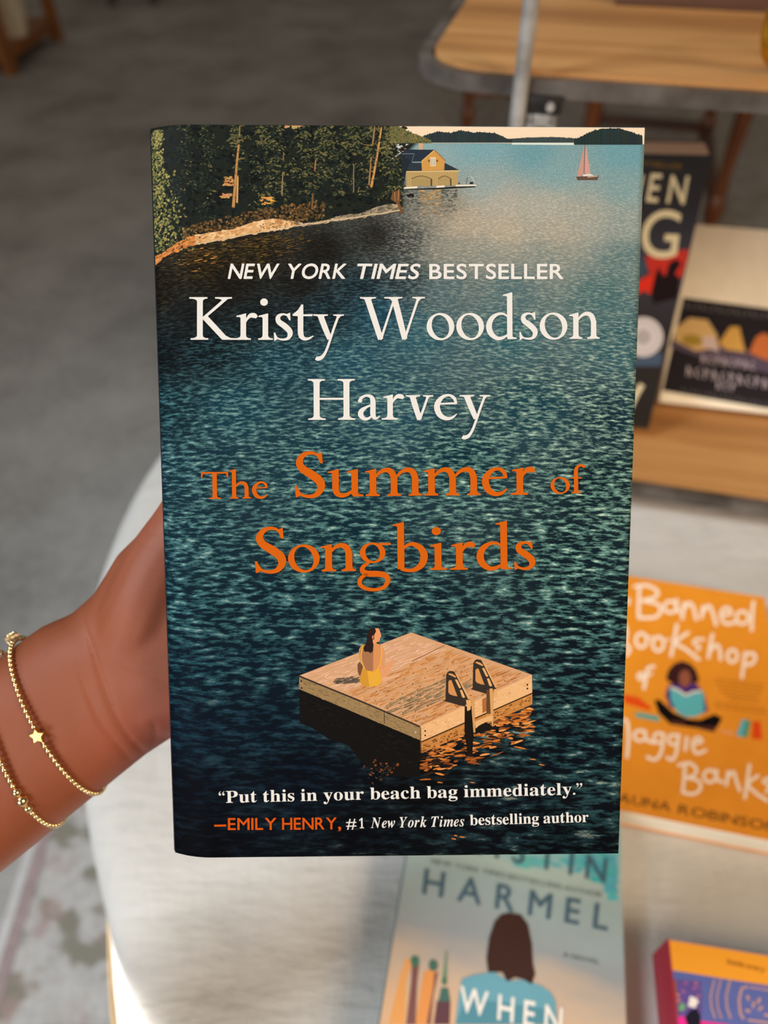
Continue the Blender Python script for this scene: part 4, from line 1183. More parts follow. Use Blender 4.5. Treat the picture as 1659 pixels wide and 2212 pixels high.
# --- pale blue book lying below the held one
T = 0.026
lp, tp2 = on_z(912, 1930, zc + T), on_z(1311, 2011, zc + T)
trc = on_z(1338, 1770, zc + T)
bmx = flat_frame(trc, tp2 - lp, 0.130, 0.203, zc, 'TR')
SKY = mat_ramp_y('printed_evening_sky', 0.203, [(0.0, (150, 118, 96)), (0.35, (214, 172, 134)), (0.47, (196, 170, 146)), (0.58, (146, 150, 152)), (0.72, (152, 170, 170)), (0.80, (172, 190, 182)), (0.90, (110, 190, 196)), (1.0, (60, 170, 184))], 16.0, 0.13)
BLU = plain('slate_blue_spine', (96, 118, 124), 0.45)
e, fc, PR = make_book('blue_paperback', 'pale blue paperback showing a woman in a blue jacket lying on the cloth', bmx, 0.130, 0.203, T, SKY, BLU, BLU)
A = zz(830, 1850, 3.19)
R9 = random.Random(9)
pr = PR()
for cx, cy, sx, sy, cc, k_ in ((1490, 60, 120, 60, (84, 172, 182), 60), (1560, 170, 34, 80, (84, 170, 180), 34), (1330, 30, 90, 26, (96, 176, 184), 26), (1010, 36, 90, 22, (104, 178, 184), 26)):
    for q in range(k_):
        pr.dab(*A(min(R9.gauss(cx, sx * 0.55), 1570), R9.gauss(cy, sy * 0.55)), R9.uniform(14, 34), R9.uniform(8, 18), 0.2, tuple(max(0, min(255, v_ + R9.randint(-8, 8))) for v_ in cc), R9, 9)
pr.build('sky_patches_print', fc, None, None, 'printed teal sky gaps and soft clouds')['kind'] = 'stuff'
pr = PR()
pr.lift = 1
for poly, c in (([(30, 1160), (110, 820), (150, 700), (190, 720), (150, 870), (140, 1160)], (222, 156, 92)),
                ([(150, 1160), (185, 860), (190, 735), (242, 745), (228, 860), (215, 1160)], (124, 84, 80)),
                ([(215, 1160), (270, 800), (325, 770), (372, 800), (330, 930), (290, 1160)], (220, 146, 84)),
                ([(290, 1160), (335, 930), (345, 800), (372, 800), (340, 960), (320, 1160)], (134, 84, 78)),
                ([(340, 1160), (362, 1000), (456, 1000), (450, 1160)], (98, 66, 72)),
                ([(376, 985), (392, 905), (440, 905), (456, 1000), (362, 1002)], (74, 106, 98)),
                ([(424, 650), (434, 650), (432, 880), (396, 880)], (112, 140, 112))):
    pr.poly([A(*p_) for p_ in poly], c)
    pr.lift += 1
pr.dab(*A(212, 722), 19, 24, 0, (70, 112, 92), None, 14); pr.dab(*A(338, 752), 20, 26, 0, (74, 108, 94), None, 14); pr.dab(*A(415, 860), 11, 18, 0, (70, 112, 84), None, 12)
pr.build('tower_picture', fc, None, None, 'printed picture of orange towers with green domes')
pr = PR()
pr.lift = 9
pr.poly([A(*p_) for p_ in [(535, 845), (620, 815), (760, 795), (800, 830), (870, 860), (960, 850), (1080, 890), (1150, 940), (1180, 1000), (1190, 1160), (490, 1160), (515, 950)]], (106, 158, 172))
pr.lift = 10
pr.poly([A(*p_) for p_ in [(560, 980), (840, 1010), (1160, 1060), (1190, 1160), (490, 1160)]], (86, 138, 152))
pr.lift = 11
pr.poly([A(*p_) for p_ in [(860, 388), (940, 402), (990, 470), (1016, 600), (1024, 740), (1040, 810), (1015, 885), (960, 850), (900, 835), (845, 865), (815, 800), (715, 800), (704, 700), (724, 560), (760, 450), (805, 402)]], (64, 42, 36))
pr.build('woman_picture', fc, None, None, 'printed picture of a dark haired woman seen from behind')
pr = PR()
pr.lift = 13
DK = (74, 98, 112)
text(pr, 'KRISTIN', 'sans', (936, 1824), (1307, 1908), 50, DK, 62, 0, 0.005, up=(5, -52))
pr.build('cover_lettering', fc, None, None, 'slate grey lettering')
pr = PR()
pr.lift = 13
text(pr, 'HARMEL', 'sans', (913, 1931), (1311, 2011), 52, DK, 62, 0, 0.008, up=(6, -54))
pr.build('cover_lettering', fc, None, None, 'slate grey lettering')
pr = PR()
pr.lift = 13
text(pr, 'NEW YORK TIMES BESTSELLING AUTHOR', 'sans', (932, 1866), (1300, 1940), 11, (118, 122, 112), 22, 0, 0.0, up=(1.2, -11))
pr.build('cover_lettering', fc, None, None, 'slate grey lettering')
pr = PR()
pr.lift = 13
text(pr, 'A NOVEL', 'sans', (1216, 2067), (1294, 2085), 10, (92, 98, 104), 22, 0, 0.0, up=(1, -10))
pr.build('cover_lettering', fc, None, None, 'slate grey lettering')
pr = PR()
pr.lift = 13
text(pr, 'WHEN', 'sans', (992, 2184), (1212, 2232), 50, (236, 228, 218), 56, 0, 0.012, up=(3, -54))
pr.build('cover_lettering', fc, None, None, 'spaced capital lettering')

# --- red-spined book in the corner
T = 0.033
a1, a2 = on_z(1443, 2028, zc + T), on_z(1659, 2063, zc + T)
bmx = flat_frame(a1, a2 - a1, 0.130, 0.200, zc, 'TL')
MUL = plain('blue_violet_cover', (88, 98, 160), 0.4)
RED = plain('crimson_spine', (166, 34, 62), 0.45)
e, fc, PR = make_book('patterned_paperback', 'thick paperback with crimson spine and orange top band lying near the edge', bmx, 0.130, 0.200, T, MUL, RED, RED)
A = zz(1380, 2000, 5.946)
pr = PR()
pr.poly([A(*p_) for p_ in [(360, 150), (1040, 250), (1760, 380), (1760, 780), (1040, 670), (372, 560)]], (236, 156, 48))
pr.lift = 1
pr.poly([A(*p_) for p_ in [(360, 690), (475, 690), (470, 1330), (355, 1330)]], (152, 86, 52))
pr.poly([A(*p_) for p_ in [(476, 690), (800, 720), (815, 1060), (790, 1330), (470, 1330)]], (98, 78, 140))
pr.lift = 2
for k in range(26):
    x, y = rn.uniform(490, 790), rn.choice([740, 790, 850, 900, 960, 1010]) + rn.uniform(-14, 14)
    pr.dab(*A(x, y), rn.uniform(4, 9), rn.uniform(3, 8), 0, rn.choice([(206, 110, 140), (150, 96, 150), (214, 130, 100), (120, 90, 160), (90, 80, 150)]), rn, 7)
pr.poly([A(*p_) for p_ in [(470, 1180), (560, 1150), (640, 1240), (800, 1220), (1100, 1260), (1400, 1330), (465, 1330)]], (226, 50, 140))
pr.lift = 3
pr.dab(*A(690, 980), 22, 26, 0, (232, 222, 214), rn, 12)
pr.dab(*A(555, 1050), 16, 18, 0, (110, 160, 110), rn, 9)
pr.poly([A(*p_) for p_ in [(650, 1090), (740, 1060), (790, 1150), (795, 1330), (640, 1330), (590, 1180)]], (32, 30, 42))
PE = (196, 150, 130)
for x, w_ in ((930, 3.4), (1010, 3.0), (1130, 3.6)):
    pr.line([A(x + 40, 690), A(x - 10, 900), A(x, 1050), A(x + 50, 1190)], w_, PE)
pr.line([A(1400, 780), A(1320, 800), A(1285, 950), A(1300, 1120), A(1345, 1200)], 5, PE)
pr.line([A(1420, 785), A(1680, 830)], 3, PE); pr.line([A(1400, 1210), A(1680, 1250)], 4.5, PE)
for x, y, a_ in ((1400, 930, 1.2), (1540, 960, 2.0), (1400, 1090, 0.4), (1470, 1010, 1.7), (1560, 1060, 2.4), (1640, 1150, 0.1)):
    pr.dab(*A(x, y), 16, 6, a_, PE, rn, 8)
pr.build('cover_picture', fc, None, None, 'orange band, violet panel with peach scrolls and a small shop scene')
pr = PR()
pr.lift = 5
text(pr, 'Inside every', 'sans', A(1128, 490), A(1610, 600), 13, (150, 92, 34), 12, 0.1, 0.0)
pr.build('cover_lettering', fc, None, None, 'small brown lettering')

# --- dark thriller leaning on the lower shelf
zs = 0.75 + LOW + 0.0006
BR = on_z(1400, 930, zs + 0.0105)
TRb = at_depth(1537, 340, 0.555)
upv = (TRb - BR)
Hb = upv.length
Wb = 0.155
tl_dir = Vector((math.cos(math.radians(-13)), math.sin(math.radians(-13)), 0))
xv = (tl_dir - upv.normalized() * tl_dir.dot(upv.normalized())).normalized()
zv = xv.cross(upv.normalized())
T = 0.040
bmx = frame(BR - xv * Wb - zv * T + Vector((0, 0, 0.0)), xv, zv)
low = min((bmx @ Vector((x, 0, z_))).z for x in (0, Wb) for z_ in (0, T))
bmx.translation.z += max(0.0, zs - low)
NIGHT = mat_ramp_y('printed_night_sky', Hb, [(0.0, (24, 22, 24)), (0.42, (26, 24, 26)), (0.60, (52, 50, 62)), (0.72, (46, 46, 58)), (0.86, (28, 27, 32)), (1.0, (24, 23, 25))], 14.0, 0.04)
BK = plain('black_cover_edge', (30, 28, 30), 0.45)
e, fc, PR = make_book('dark_hardback', 'dark book with large cream letters and red glow leaning on the lower shelf', bmx, Wb, Hb, T, NIGHT, BK, BK)
A = zz(1320, 240, 3.07)
pr = PR()
pr.poly([A(*p_) for p_ in [(100, 880), (175, 900), (245, 1040), (190, 1120), (150, 1260), (90, 1260)]], (66, 82, 98))
pr.poly([A(*p_) for p_ in [(225, 960), (330, 960), (430, 930), (512, 915), (500, 1000), (462, 1110), (300, 1140), (250, 1060)]], (196, 54, 44))
pr.lift = 1
pr.poly([A(*p_) for p_ in [(150, 1240), (170, 1140), (230, 1095), (285, 1080), (300, 1160), (270, 1215), (210, 1190)]], (222, 54, 36))
pr.poly([A(*p_) for p_ in [(265, 1200), (290, 1090), (318, 1030), (345, 1090), (362, 1090), (385, 1010), (430, 980), (470, 1010), (440, 1050), (425, 1085), (455, 1100), (440, 1240), (280, 1280)]], (34, 24, 26))
pr.poly([A(*p_) for p_ in [(130, 1640), (345, 1600), (332, 1690), (120, 1690)]], (72, 88, 108))
pr.lift = 2
for rr_, c in ((43, (212, 202, 198)), (33, (184, 174, 172)), (30, (214, 204, 202)), (17, (178, 168, 166))):
    pr.dab(*A(213, 1497), rr_ * 2, rr_ * 2, 0, c, None, 28)
    pr.lift += 1
pr.build('cover_picture', fc, None, None, 'printed red glow, black trees and a round pale badge')
pr = PR()
pr.lift = 7
CR = (224, 210, 172)
Z = zz(1359, 220, 5.53)
text(pr, 'BESTSELLER', 'sans', (1364, 355.5), Z(625, 805), 11, (136, 104, 42), 12, 0, 0.0, up=(2, -11))
pr.build('cover_lettering', fc, None, None, 'cream lettering')
pr = PR()
pr.lift = 7
text(pr, 'EN', 'sans', Z(205, 1185), Z(655, 1218), 58, CR, 50, 0, 0.012, up=(11, -60))
pr.build('cover_lettering', fc, None, None, 'cream lettering')
pr = PR()
pr.lift = 7
pr.line([Z(110, 1120), Z(165, 870)], 6.5, CR)
pr.build('cover_lettering', fc, None, None, 'cream lettering')
pr = PR()
pr.lift = 7
pr.build('cover_lettering', fc, None, None, 'cream lettering')
pr = PR()
pr.lift = 7
text(pr, 'G', 'sans', Z(120, 1850), Z(560, 1862), 100, CR, 0, 0, 0.006, up=(13, -102))
pr.build('cover_lettering', fc, None, None, 'cream lettering')
pr = PR()
pr.lift = 7
pr.line([A(120, 1975), A(165, 1880), A(205, 1812)], 12, CR)
pr.build('cover_lettering', fc, None, None, 'large cream capital letters and a small gold line')

# --- cream book with a dark picture panel, leaning beside it
BL2, BR2 = on_z(1418, 888, zs), on_z(1659, 915, zs)
TL2 = at_depth(1512, 512, 0.72)
xv = (BR2 - BL2).normalized()
uv_ = TL2 - BL2
zv = xv.cross(uv_.normalized()).normalized()
Hb = (uv_ - xv * uv_.dot(xv)).length
T = 0.020
bmx = frame(BL2 - zv * T, xv, zv)
low = min((bmx @ Vector((x, 0, z_))).z for x in (0, 0.16) for z_ in (0, T))
bmx.translation.z += max(0.0, zs - low)
CM = plain('cream_cover', (238, 224, 198), 0.5)
e, fc, PR = make_book('cream_hardback', 'cream book with a dark picture panel leaning beside the black one', bmx, 0.165, Hb, T, CM, CM, CM)
A = zz(1320, 240, 3.07)
pr = PR()
pr.poly([A(*p_) for p_ in [(478, 1235), (1130, 1322), (1130, 1990), (300, 1850)]], (34, 30, 34))
pr.lift = 1
pr.poly([A(*p_) for p_ in [(360, 1560), (420, 1470), (700, 1540), (1130, 1640), (1130, 1760), (620, 1640)]], (84, 72, 88))
pr.lift = 2
pr.poly([A(*p_) for p_ in [(430, 1440), (520, 1370), (640, 1385), (700, 1480), (715, 1570), (560, 1590), (420, 1520)]], (206, 168, 108))
pr.poly([A(*p_) for p_ in [(715, 1540), (790, 1430), (850, 1430), (890, 1600), (760, 1580)]], (208, 160, 80))
pr.poly([A(*p_) for p_ in [(915, 1600), (960, 1500), (1010, 1470), (1130, 1520), (1130, 1680), (1000, 1640)]], (196, 108, 56))
pr.poly([A(*p_) for p_ in [(600, 1500), (680, 1490), (720, 1600), (610, 1560)]], (200, 176, 168))
pr.lift = 3
pr.dab(*A(537, 1520), 46, 25, 0.1, (158, 128, 48), None, 18)
pr.build('picture_panel', fc, None, None, 'dark panel with glowing yellow shapes')
pr = PR()
pr.lift = 5
for x0, y0, x1, y1, h_, c in ((480, 1285, 1110, 1370, 44, (98, 92, 92)), (590, 1640, 960, 1690, 56, (196, 180, 186)), (490, 1720, 1050, 1810, 66, (196, 182, 188)), (690, 1815, 830, 1835, 50, (186, 172, 178)), (460, 1850, 1060, 1950, 40, (78, 72, 74))):
    pr = PR()
    pr.lift = 5
    n_ = int((x1 - x0) / (h_ * 0.8))
    for k in range(n_):
        u = (k + 0.5) / n_
        cx, cy = x0 + (x1 - x0) * u, y0 + (y1 - y0) * u
        q = h_ * 0.5
        if k % 3 == 0:
            pr.line([A(cx - q * 0.4, cy + q), A(cx - q * 0.2, cy - q)], 2.6, c)
            pr.line([A(cx - q * 0.2, cy - q), A(cx + q * 0.5, cy + q)], 2.4, c)
        elif k % 3 == 1:
            pr.line([A(cx + q * 0.5, cy - q * 0.8), A(cx - q * 0.3, cy - q * 0.5), A(cx - q * 0.3, cy + q * 0.6), A(cx + q * 0.5, cy + q)], 2.4, c)
        else:
            pr.line([A(cx - q * 0.3, cy + q), A(cx - q * 0.2, cy - q)], 2.6, c)
            pr.line([A(cx - q * 0.2, cy - q), A(cx + q * 0.5, cy - q * 0.4), A(cx - q * 0.2, cy + q * 0.1)], 2.4, c)
    pb = pr.build('panel_lettering', fc, None, None, 'row of small pale lettering')
    pb['kind'] = 'stuff'


# ------------------------------------------------------------------ the paperback in the hand
BW, BH, BT = 0.135, 0.210, 0.024
STOCK = 0.71                                  # matt, slightly grey cover stock
r1 = Vector((1.0017, 0.0024, -0.0171)).normalized()
r2 = Vector((-0.0117, 0.9919, 0.1106))
r2 = (r2 - r1 * r2.dot(r1)).normalized()
r3 = r1.cross(r2)
pose = Matrix((r1, r2, r3)).transposed().to_4x4()
pose.translation = Vector((0.00375, 0.00035, -0.2121))
BM = MCAM @ pose
BMI = BM.inverted()
BN = (BM.to_3x3() @ Vector((0, 0, 1))).normalized()
BP = BM.translation.copy()
book = empty('paperback_novel', 'paperback novel with a lake and swimming raft on its cover held in the hand', 'book', mat=BM)


def bend(x):
    """the cover rolls back towards the spine"""
    d = (-BW / 2 + 0.012 - x) / 0.012
    return -0.0030 * d * d if d > 0 else 0.0


def flat(px, py):
    q = BMI @ on_plane(px, py, BP, BN)
    return q.x, q.y


def cover_map(px, py, lift):
    x, y = flat(px, py)
    x = min(max(x, -BW / 2 + 0.0001), BW / 2 - 0.0001)
    y = min(max(y, -BH / 2 + 0.0001), BH / 2 - 0.0001)
    return (x, y, bend(x) + 0.000012 * (1 + lift))


SH = [(300, 585), (322, 570), (345, 556), (410, 533), (470, 522), (530, 510), (600, 499), (640, 490), (700, 482), (760, 474), (830, 463), (868, 456), (880, 330), (1000, 300)]


def shore(x):
    for (x0, y0), (x1, y1) in zip(SH, SH[1:]):
        if x0 <= x <= x1:
            return y0 + (y1 - y0) * (x - x0) / (x1 - x0)
    return SH[0][1] if x < SH[0][0] else 0


WATER = [  # px, py, trough colour, crest colour, sparkle
    (330, 620, (20, 17, 13), (52, 44, 26), 0), (450, 570, (26, 22, 16), (74, 60, 32), 0), (560, 545, (24, 21, 16), (70, 58, 34), 0), (700, 540, (23, 20, 17), (38, 33, 27), 0), (820, 510, (24, 22, 19), (46, 42, 38), 0),
    (500, 610, (22, 19, 16), (36, 32, 26), 0), (650, 610, (22, 20, 18), (38, 36, 34), 0), (880, 520, (40, 44, 46), (150, 150, 142), 0), (880, 600, (24, 36, 42), (96, 116, 118), 0),
    (780, 620, (20, 26, 30), (48, 84, 98), 0), (700, 680, (18, 24, 28), (46, 78, 90), 0), (820, 680, (24, 58, 76), (66, 112, 126), 0), (420, 690, (18, 18, 18), (34, 40, 42), 0), (560, 690, (18, 20, 20), (36, 50, 56), 0),
    (930, 340, (124, 160, 166), (158, 180, 178), 0), (1040, 318, (104, 152, 164), (152, 182, 184), 0), (1150, 335, (92, 142, 154), (132, 168, 172), 0), (1350, 335, (94, 144, 156), (134, 170, 174), 0), (1200, 372, (112, 150, 156), (154, 176, 174), 0), (1350, 400, (112, 146, 150), (158, 174, 168), 0), (1050, 400, (130, 154, 156), (174, 180, 172), 0),
    (960, 450, (118, 114, 104), (180, 168, 144), 0), (1000, 480, (164, 152, 134), (206, 190, 164), 0), (1080, 440, (160, 156, 144), (200, 190, 170), 0), (1090, 500, (166, 156, 138), (206, 192, 166), 0), (1180, 450, (156, 156, 146), (198, 190, 170), 0), (1200, 500, (156, 150, 136), (200, 188, 164), 0), (1270, 470, (146, 150, 142), (190, 184, 168), 0), (1360, 480, (128, 142, 138), (178, 178, 166), 0),
    (960, 540, (126, 130, 122), (178, 170, 152), 0), (1060, 550, (124, 132, 126), (176, 170, 154), 0), (1180, 550, (116, 128, 124), (170, 168, 152), 0), (1350, 560, (86, 112, 114), (142, 154, 144), 0),
    (960, 620, (72, 98, 104), (132, 144, 138), 0), (1100, 620, (70, 100, 106), (130, 146, 140), 0), (1300, 640, (62, 98, 102), (128, 148, 140), 0.1),
    (900, 720, (40, 82, 96), (104, 138, 138), 0.1), (1100, 720, (44, 86, 96), (124, 152, 146), 0.2), (1340, 740, (46, 86, 94), (138, 160, 150), 0.3),
    (450, 760, (14, 20, 24), (48, 84, 94), 0), (360, 760, (14, 16, 17), (30, 46, 52), 0), (600, 780, (22, 52, 66), (82, 124, 130), 0.1), (760, 780, (28, 66, 84), (94, 138, 140), 0.2),
    (350, 880, (16, 34, 42), (60, 108, 116), 0.1), (500, 880, (24, 58, 72), (96, 142, 142), 0.3), (850, 880, (30, 68, 84), (116, 152, 146), 0.4), (1150, 880, (24, 60, 72), (130, 162, 150), 0.7), (1330, 900, (16, 44, 54), (134, 168, 154), 0.8),
    (400, 1020, (20, 46, 58), (92, 140, 142), 0.5), (700, 1000, (20, 50, 64), (104, 150, 146), 0.6), (1000, 1000, (16, 44, 56), (112, 160, 150), 0.8), (1300, 1050, (12, 32, 40), (122, 166, 152), 1.0),
    (400, 1180, (18, 42, 54), (86, 136, 138), 0.5), (750, 1150, (16, 40, 52), (98, 148, 144), 0.6), (1250, 1200, (14, 30, 38), (108, 158, 148), 0.9),
    (400, 1320, (12, 30, 42), (64, 118, 124), 0.4), (600, 1320, (14, 32, 44), (72, 122, 126), 0.4), (900, 1330, (12, 28, 38), (82, 130, 130), 0.6), (1280, 1350, (10, 22, 30), (90, 140, 136), 0.8),
    (400, 1450, (10, 24, 36), (40, 86, 98), 0.15), (560, 1420, (12, 26, 38), (50, 94, 104), 0.3), (1280, 1480, (10, 18, 26), (62, 108, 112), 0.6), (1250, 1620, (10, 16, 23), (48, 88, 94), 0.5),
    (420, 1580, (11, 20, 32), (24, 52, 68), 0), (560, 1560, (11, 20, 30), (28, 56, 72), 0), (420, 1720, (8, 11, 18), (15, 26, 38), 0), (650, 1680, (9, 13, 21), (18, 30, 44), 0), (450, 1830, (8, 9, 14), (14, 21, 31), 0), (800, 1820, (8, 9, 13), (17, 27, 34), 0.05),
    (1100, 1740, (9, 11, 16), (30, 54, 62), 0.25), (1300, 1740, (11, 15, 21), (48, 84, 88), 0.4), (1250, 1830, (8, 10, 14), (28, 50, 57), 0.3), (900, 1700, (10, 10, 12), (20, 30, 36), 0)]
WATER = [(a, b, lin(c), lin(d), s_) for a, b, c, d, s_ in WATER]
FOREST = (lin((30, 34, 30)), lin((44, 48, 38)), 0.0)


def inks(px, py):
    if px < 905 and py < shore(px) - 3:
        return FOREST
    A_, B_, S_, W_ = [0, 0, 0], [0, 0, 0], 0.0, 0.0
    for x, y, c, d, s_ in WATER:
        w_ = 1.0 / (((px - x) ** 2 + (1.3 * (py - y)) ** 2) ** 1.6 + 6.0e4)
        W_ += w_
        S_ += s_ * w_
        for k in range(3):
            A_[k] += c[k] * w_
            B_[k] += d[k] * w_
    return tuple(v_ / W_ for v_ in A_) + (1,), tuple(v_ / W_ for v_ in B_) + (1,), S_ / W_


# front cover: fine grid that carries the printed lake (two ink colours per point, mixed by a ripple pattern)
xs = [-BW / 2 + 0.012 * k / 9 for k in range(9)] + [-BW / 2 + 0.012 + (BW - 0.012) * k / 76 for k in range(77)]
ys = [-BH / 2 + BH * k / 136 for k in range(137)]
nx, ny = len(xs), len(ys)
vs_, cA, cB, spk, wuv = [], [], [], [], []
pi_ = MCAM.inverted() @ BM
for y in ys:
    for x in xs:
        vs_.append((x, y, bend(x)))
        c = pi_ @ Vector((x, y, 0))
        px, py = CX + FPX * c.x / -c.z, CY - FPX * c.y / -c.z
        a_, b_, s_ = inks(px, py)
        cA += [v_ * STOCK for v_ in a_[:3]] + [1.0]
        cB += [v_ * STOCK for v_ in b_[:3]] + [1.0]
        spk.append(s_)
        sc_ = max(60.0, py - 215.0)
        wuv.append(((px - 829.0) / sc_, math.log(sc_)))
fs_ = []
for j in range(ny - 1):
    for i in range(nx - 1):
        fs_.append((j * nx + i, j * nx + i + 1, (j + 1) * nx + i + 1, (j + 1) * nx + i))
me = bpy.data.meshes.new('front_cover')
me.from_pydata(vs_, [], fs_)
me.polygons.foreach_set('use_smooth', [True] * len(me.polygons))
for nm, dat in (('trough_ink', cA), ('crest_ink', cB)):
    at = me.color_attributes.new(nm, 'FLOAT_COLOR', 'POINT')
    at.data.foreach_set('color', dat)
at = me.attributes.new('sparkle', 'FLOAT', 'POINT')
at.data.foreach_set('value', spk)
uvl = me.uv_layers.new(name='ripple')
for lp_ in me.loops:
    uvl.data[lp_.index].uv = wuv[lp_.vertex_index]
t = NT('printed_lake_cover').set(Roughness=0.5)
t.b.inputs['Specular IOR Level'].default_value = 0.02
ua = t.n('ShaderNodeUVMap', uv_map='ripple')
m_ = t.n('ShaderNodeMapping')
m_.inputs['Rotation'].default_value = (0, 0, math.radians(-7))
m_.inputs['Scale'].default_value = (33, 122, 1)
t.l(ua.outputs[0], m_.inputs[0])
n1 = t.noise(m_.outputs[0], 1.0, 4.5, 0.62)
m2_ = t.n('ShaderNodeMapping')
m2_.inputs['Rotation'].default_value = (0, 0, math.radians(16))
m2_.inputs['Scale'].default_value = (10, 34, 1)
t.l(ua.outputs[0], m2_.inputs[0])
n2 = t.noise(m2_.outputs[0], 1.0, 2, 0.5)
ms = t.n('ShaderNodeMath', operation='MULTIPLY_ADD')
ms.inputs[1].default_value = 0.22
t.l(n2, ms.inputs[0])
t.l(n1, ms.inputs[2])
f1_ = t.ramp(ms.outputs[0], [(0.575, (0, 0, 0, 1)), (0.76, (1, 1, 1, 1))])
f2_ = t.ramp(ms.outputs[0], [(0.72, (0, 0, 0, 1)), (0.83, (1, 1, 1, 1))])
aA = t.n('ShaderNodeAttribute', attribute_name='trough_ink')
aB = t.n('ShaderNodeAttribute', attribute_name='crest_ink')
aS = t.n('ShaderNodeAttribute', attribute_name='sparkle')
mx1 = t.n('ShaderNodeMixRGB')
t.l(f1_, mx1.inputs[0]); t.l(aA.outputs['Color'], mx1.inputs[1]); t.l(aB.outputs['Color'], mx1.inputs[2])
sm_ = t.n('ShaderNodeMath', operation='MULTIPLY')
t.l(f2_, sm_.inputs[0]); t.l(aS.outputs['Fac'], sm_.inputs[1])
mx2 = t.n('ShaderNodeMixRGB')
mx2.inputs[2].default_value = lin((186, 190, 166))
t.l(sm_.outputs[0], mx2.inputs[0]); t.l(mx1.outputs[0], mx2.inputs[1])
t.l(mx2.outputs[0], t.b.inputs['Base Color'])
me.materials.append(t.m)
cover = link('front_cover', me, book)
sd = cover.modifiers.new('card', 'SOLIDIFY')
sd.thickness = 0.0003
sd.offset = -1.0

# spine, back cover, pages
DN = plain('deep_navy_card', (18, 22, 30), 0.4)
mb = MB()
prof = [(-BW / 2 + 0.0003, bend(-BW / 2)), (-BW / 2 - 0.0006, bend(-BW / 2) - 0.0012), (-BW / 2 - 0.0008, -BT / 2), (-BW / 2 - 0.0006, -BT + 0.0012), (-BW / 2 + 0.0006, -BT)]
inn = [(-BW / 2 + 0.0006, bend(-BW / 2) - 0.0004), (-BW / 2 - 0.0001, bend(-BW / 2) - 0.0014), (-BW / 2 - 0.0003, -BT / 2), (-BW / 2 - 0.0001, -BT + 0.0014), (-BW / 2 + 0.0008, -BT + 0.0004)]
P_ = prof + inn[::-1]
n_ = len(P_)
mb.add([(x, -BH / 2, z) for x, z in P_] + [(x, BH / 2, z) for x, z in P_], [tuple(range(n_)), tuple(range(n_, 2 * n_))] + [(i, (i + 1) % n_, n_ + (i + 1) % n_, n_ + i) for i in range(n_)])
mb.build('spine', DN, book, 'auto')
MB().box(-BW / 2 + 0.0004, BW / 2, -BH / 2, BH / 2, -BT - 0.0003, -BT).build('back_cover', DN, book)
mb = MB()
top = [(x, bend(x) - 0.0005) for x in (-BW / 2 + 0.0008, -BW / 2 + 0.003, -BW / 2 + 0.006, -BW / 2 + 0.009, -BW / 2 + 0.012, BW / 2 - 0.0008)]
P_ = top + [(BW / 2 - 0.0008, -BT + 0.0001), (-BW / 2 + 0.0008, -BT + 0.0001)]
n_ = len(P_)
mb.add([(x, -BH / 2 + 0.0006, z) for x, z in P_] + [(x, BH / 2 - 0.0006, z) for x, z in P_], [tuple(range(n_)), tuple(range(n_, 2 * n_))] + [(i, (i + 1) % n_, n_ + (i + 1) % n_, n_ + i) for i in range(n_)])
mb.build('page_block', M['pages'], book)

# ---- printed picture: sky, hills, forest, boathouse, boat
R = random.Random(11)
Z1 = zz(820, 240, 2.765)
pr = Print(cover_map, STOCK)
pr.poly([(845, 266), (1400, 262), (1400, 312), (1060, 309), (845, 309)], (240, 214, 184))
pr.lift = 1


def ridge(pts, base, col, step=3.0, amp=3.0):
    """tree-topped silhouette along a ridge line (zoom coordinates)"""
    q = []
    for (x0, y0), (x1, y1) in zip(pts, pts[1:]):
        n_ = max(1, int((x1 - x0) / step))
        for k in range(n_):
            u = k / n_
            q.append((x0 + (x1 - x0) * u, y0 + (y1 - y0) * u - R.uniform(0, amp) * (1 if k % 2 else 0.2)))
    q.append(pts[-1])
    for a_, b_ in zip(q, q[1:]):
        pr.poly([Z1(*a_), Z1(*b_), Z1(b_[0], base), Z1(a_[0], base)], tuple(max(0, c + R.randint(-5, 5)) for c in col))


ridge([(760, 168), (900, 158), (1050, 156), (1180, 164)], 189, (58, 70, 72), 7, 4)
pr.lift = 2
ridge([(262, 150), (350, 124), (420, 132), (480, 118), (560, 130), (620, 128), (700, 136), (750, 160), (795, 178)], 189, (42, 54, 56), 7, 9)
ridge([(1160, 178), (1215, 148), (1280, 118), (1340, 106), (1430, 104), (1500, 126), (1570, 152)], 201, (36, 50, 50), 7, 10)
pr.poly([Z1(790, 189), Z1(1165, 190), Z1(1165, 203), Z1(790, 200)], (214, 224, 214))
pr.lift = 3
ridge([(60, 70), (110, 92), (180, 128), (240, 148), (310, 178)], 192, (104, 100, 62), 7, 12)
pr.lift = 4
for k in range(160):
    x = R.uniform(60, 290)
    y0 = 80 + (x - 60) * 0.42
    pr.dab(*Z1(x, R.uniform(y0, 188)), R.uniform(1.5, 4), R.uniform(2, 5), 0, R.choice([(72, 74, 46), (120, 112, 66), (150, 134, 78), (54, 60, 42), (90, 88, 56)]), R, 5)
pr.build('hills_and_sky_print', cover, None, None, 'printed pale sky over dark wooded hills')

pr = Print(cover_map, STOCK)
G_D = [(17, 20, 19), (22, 27, 25), (28, 35, 32), (25, 30, 30)]
G_M = [(40, 50, 40), (50, 58, 42), (58, 64, 44), (44, 58, 48)]
G_L = [(84, 86, 54), (104, 100, 60), (126, 116, 68), (90, 92, 62)]
pr.lift = 0
for k in range(1300):
    x = R.uniform(306, 875)
    y = R.uniform(264, shore(x) - 10)
    pr.dab(x, y, R.uniform(6, 18), R.uniform(5, 12), R.uniform(-0.5, 0.5), R.choice(G_D), R)


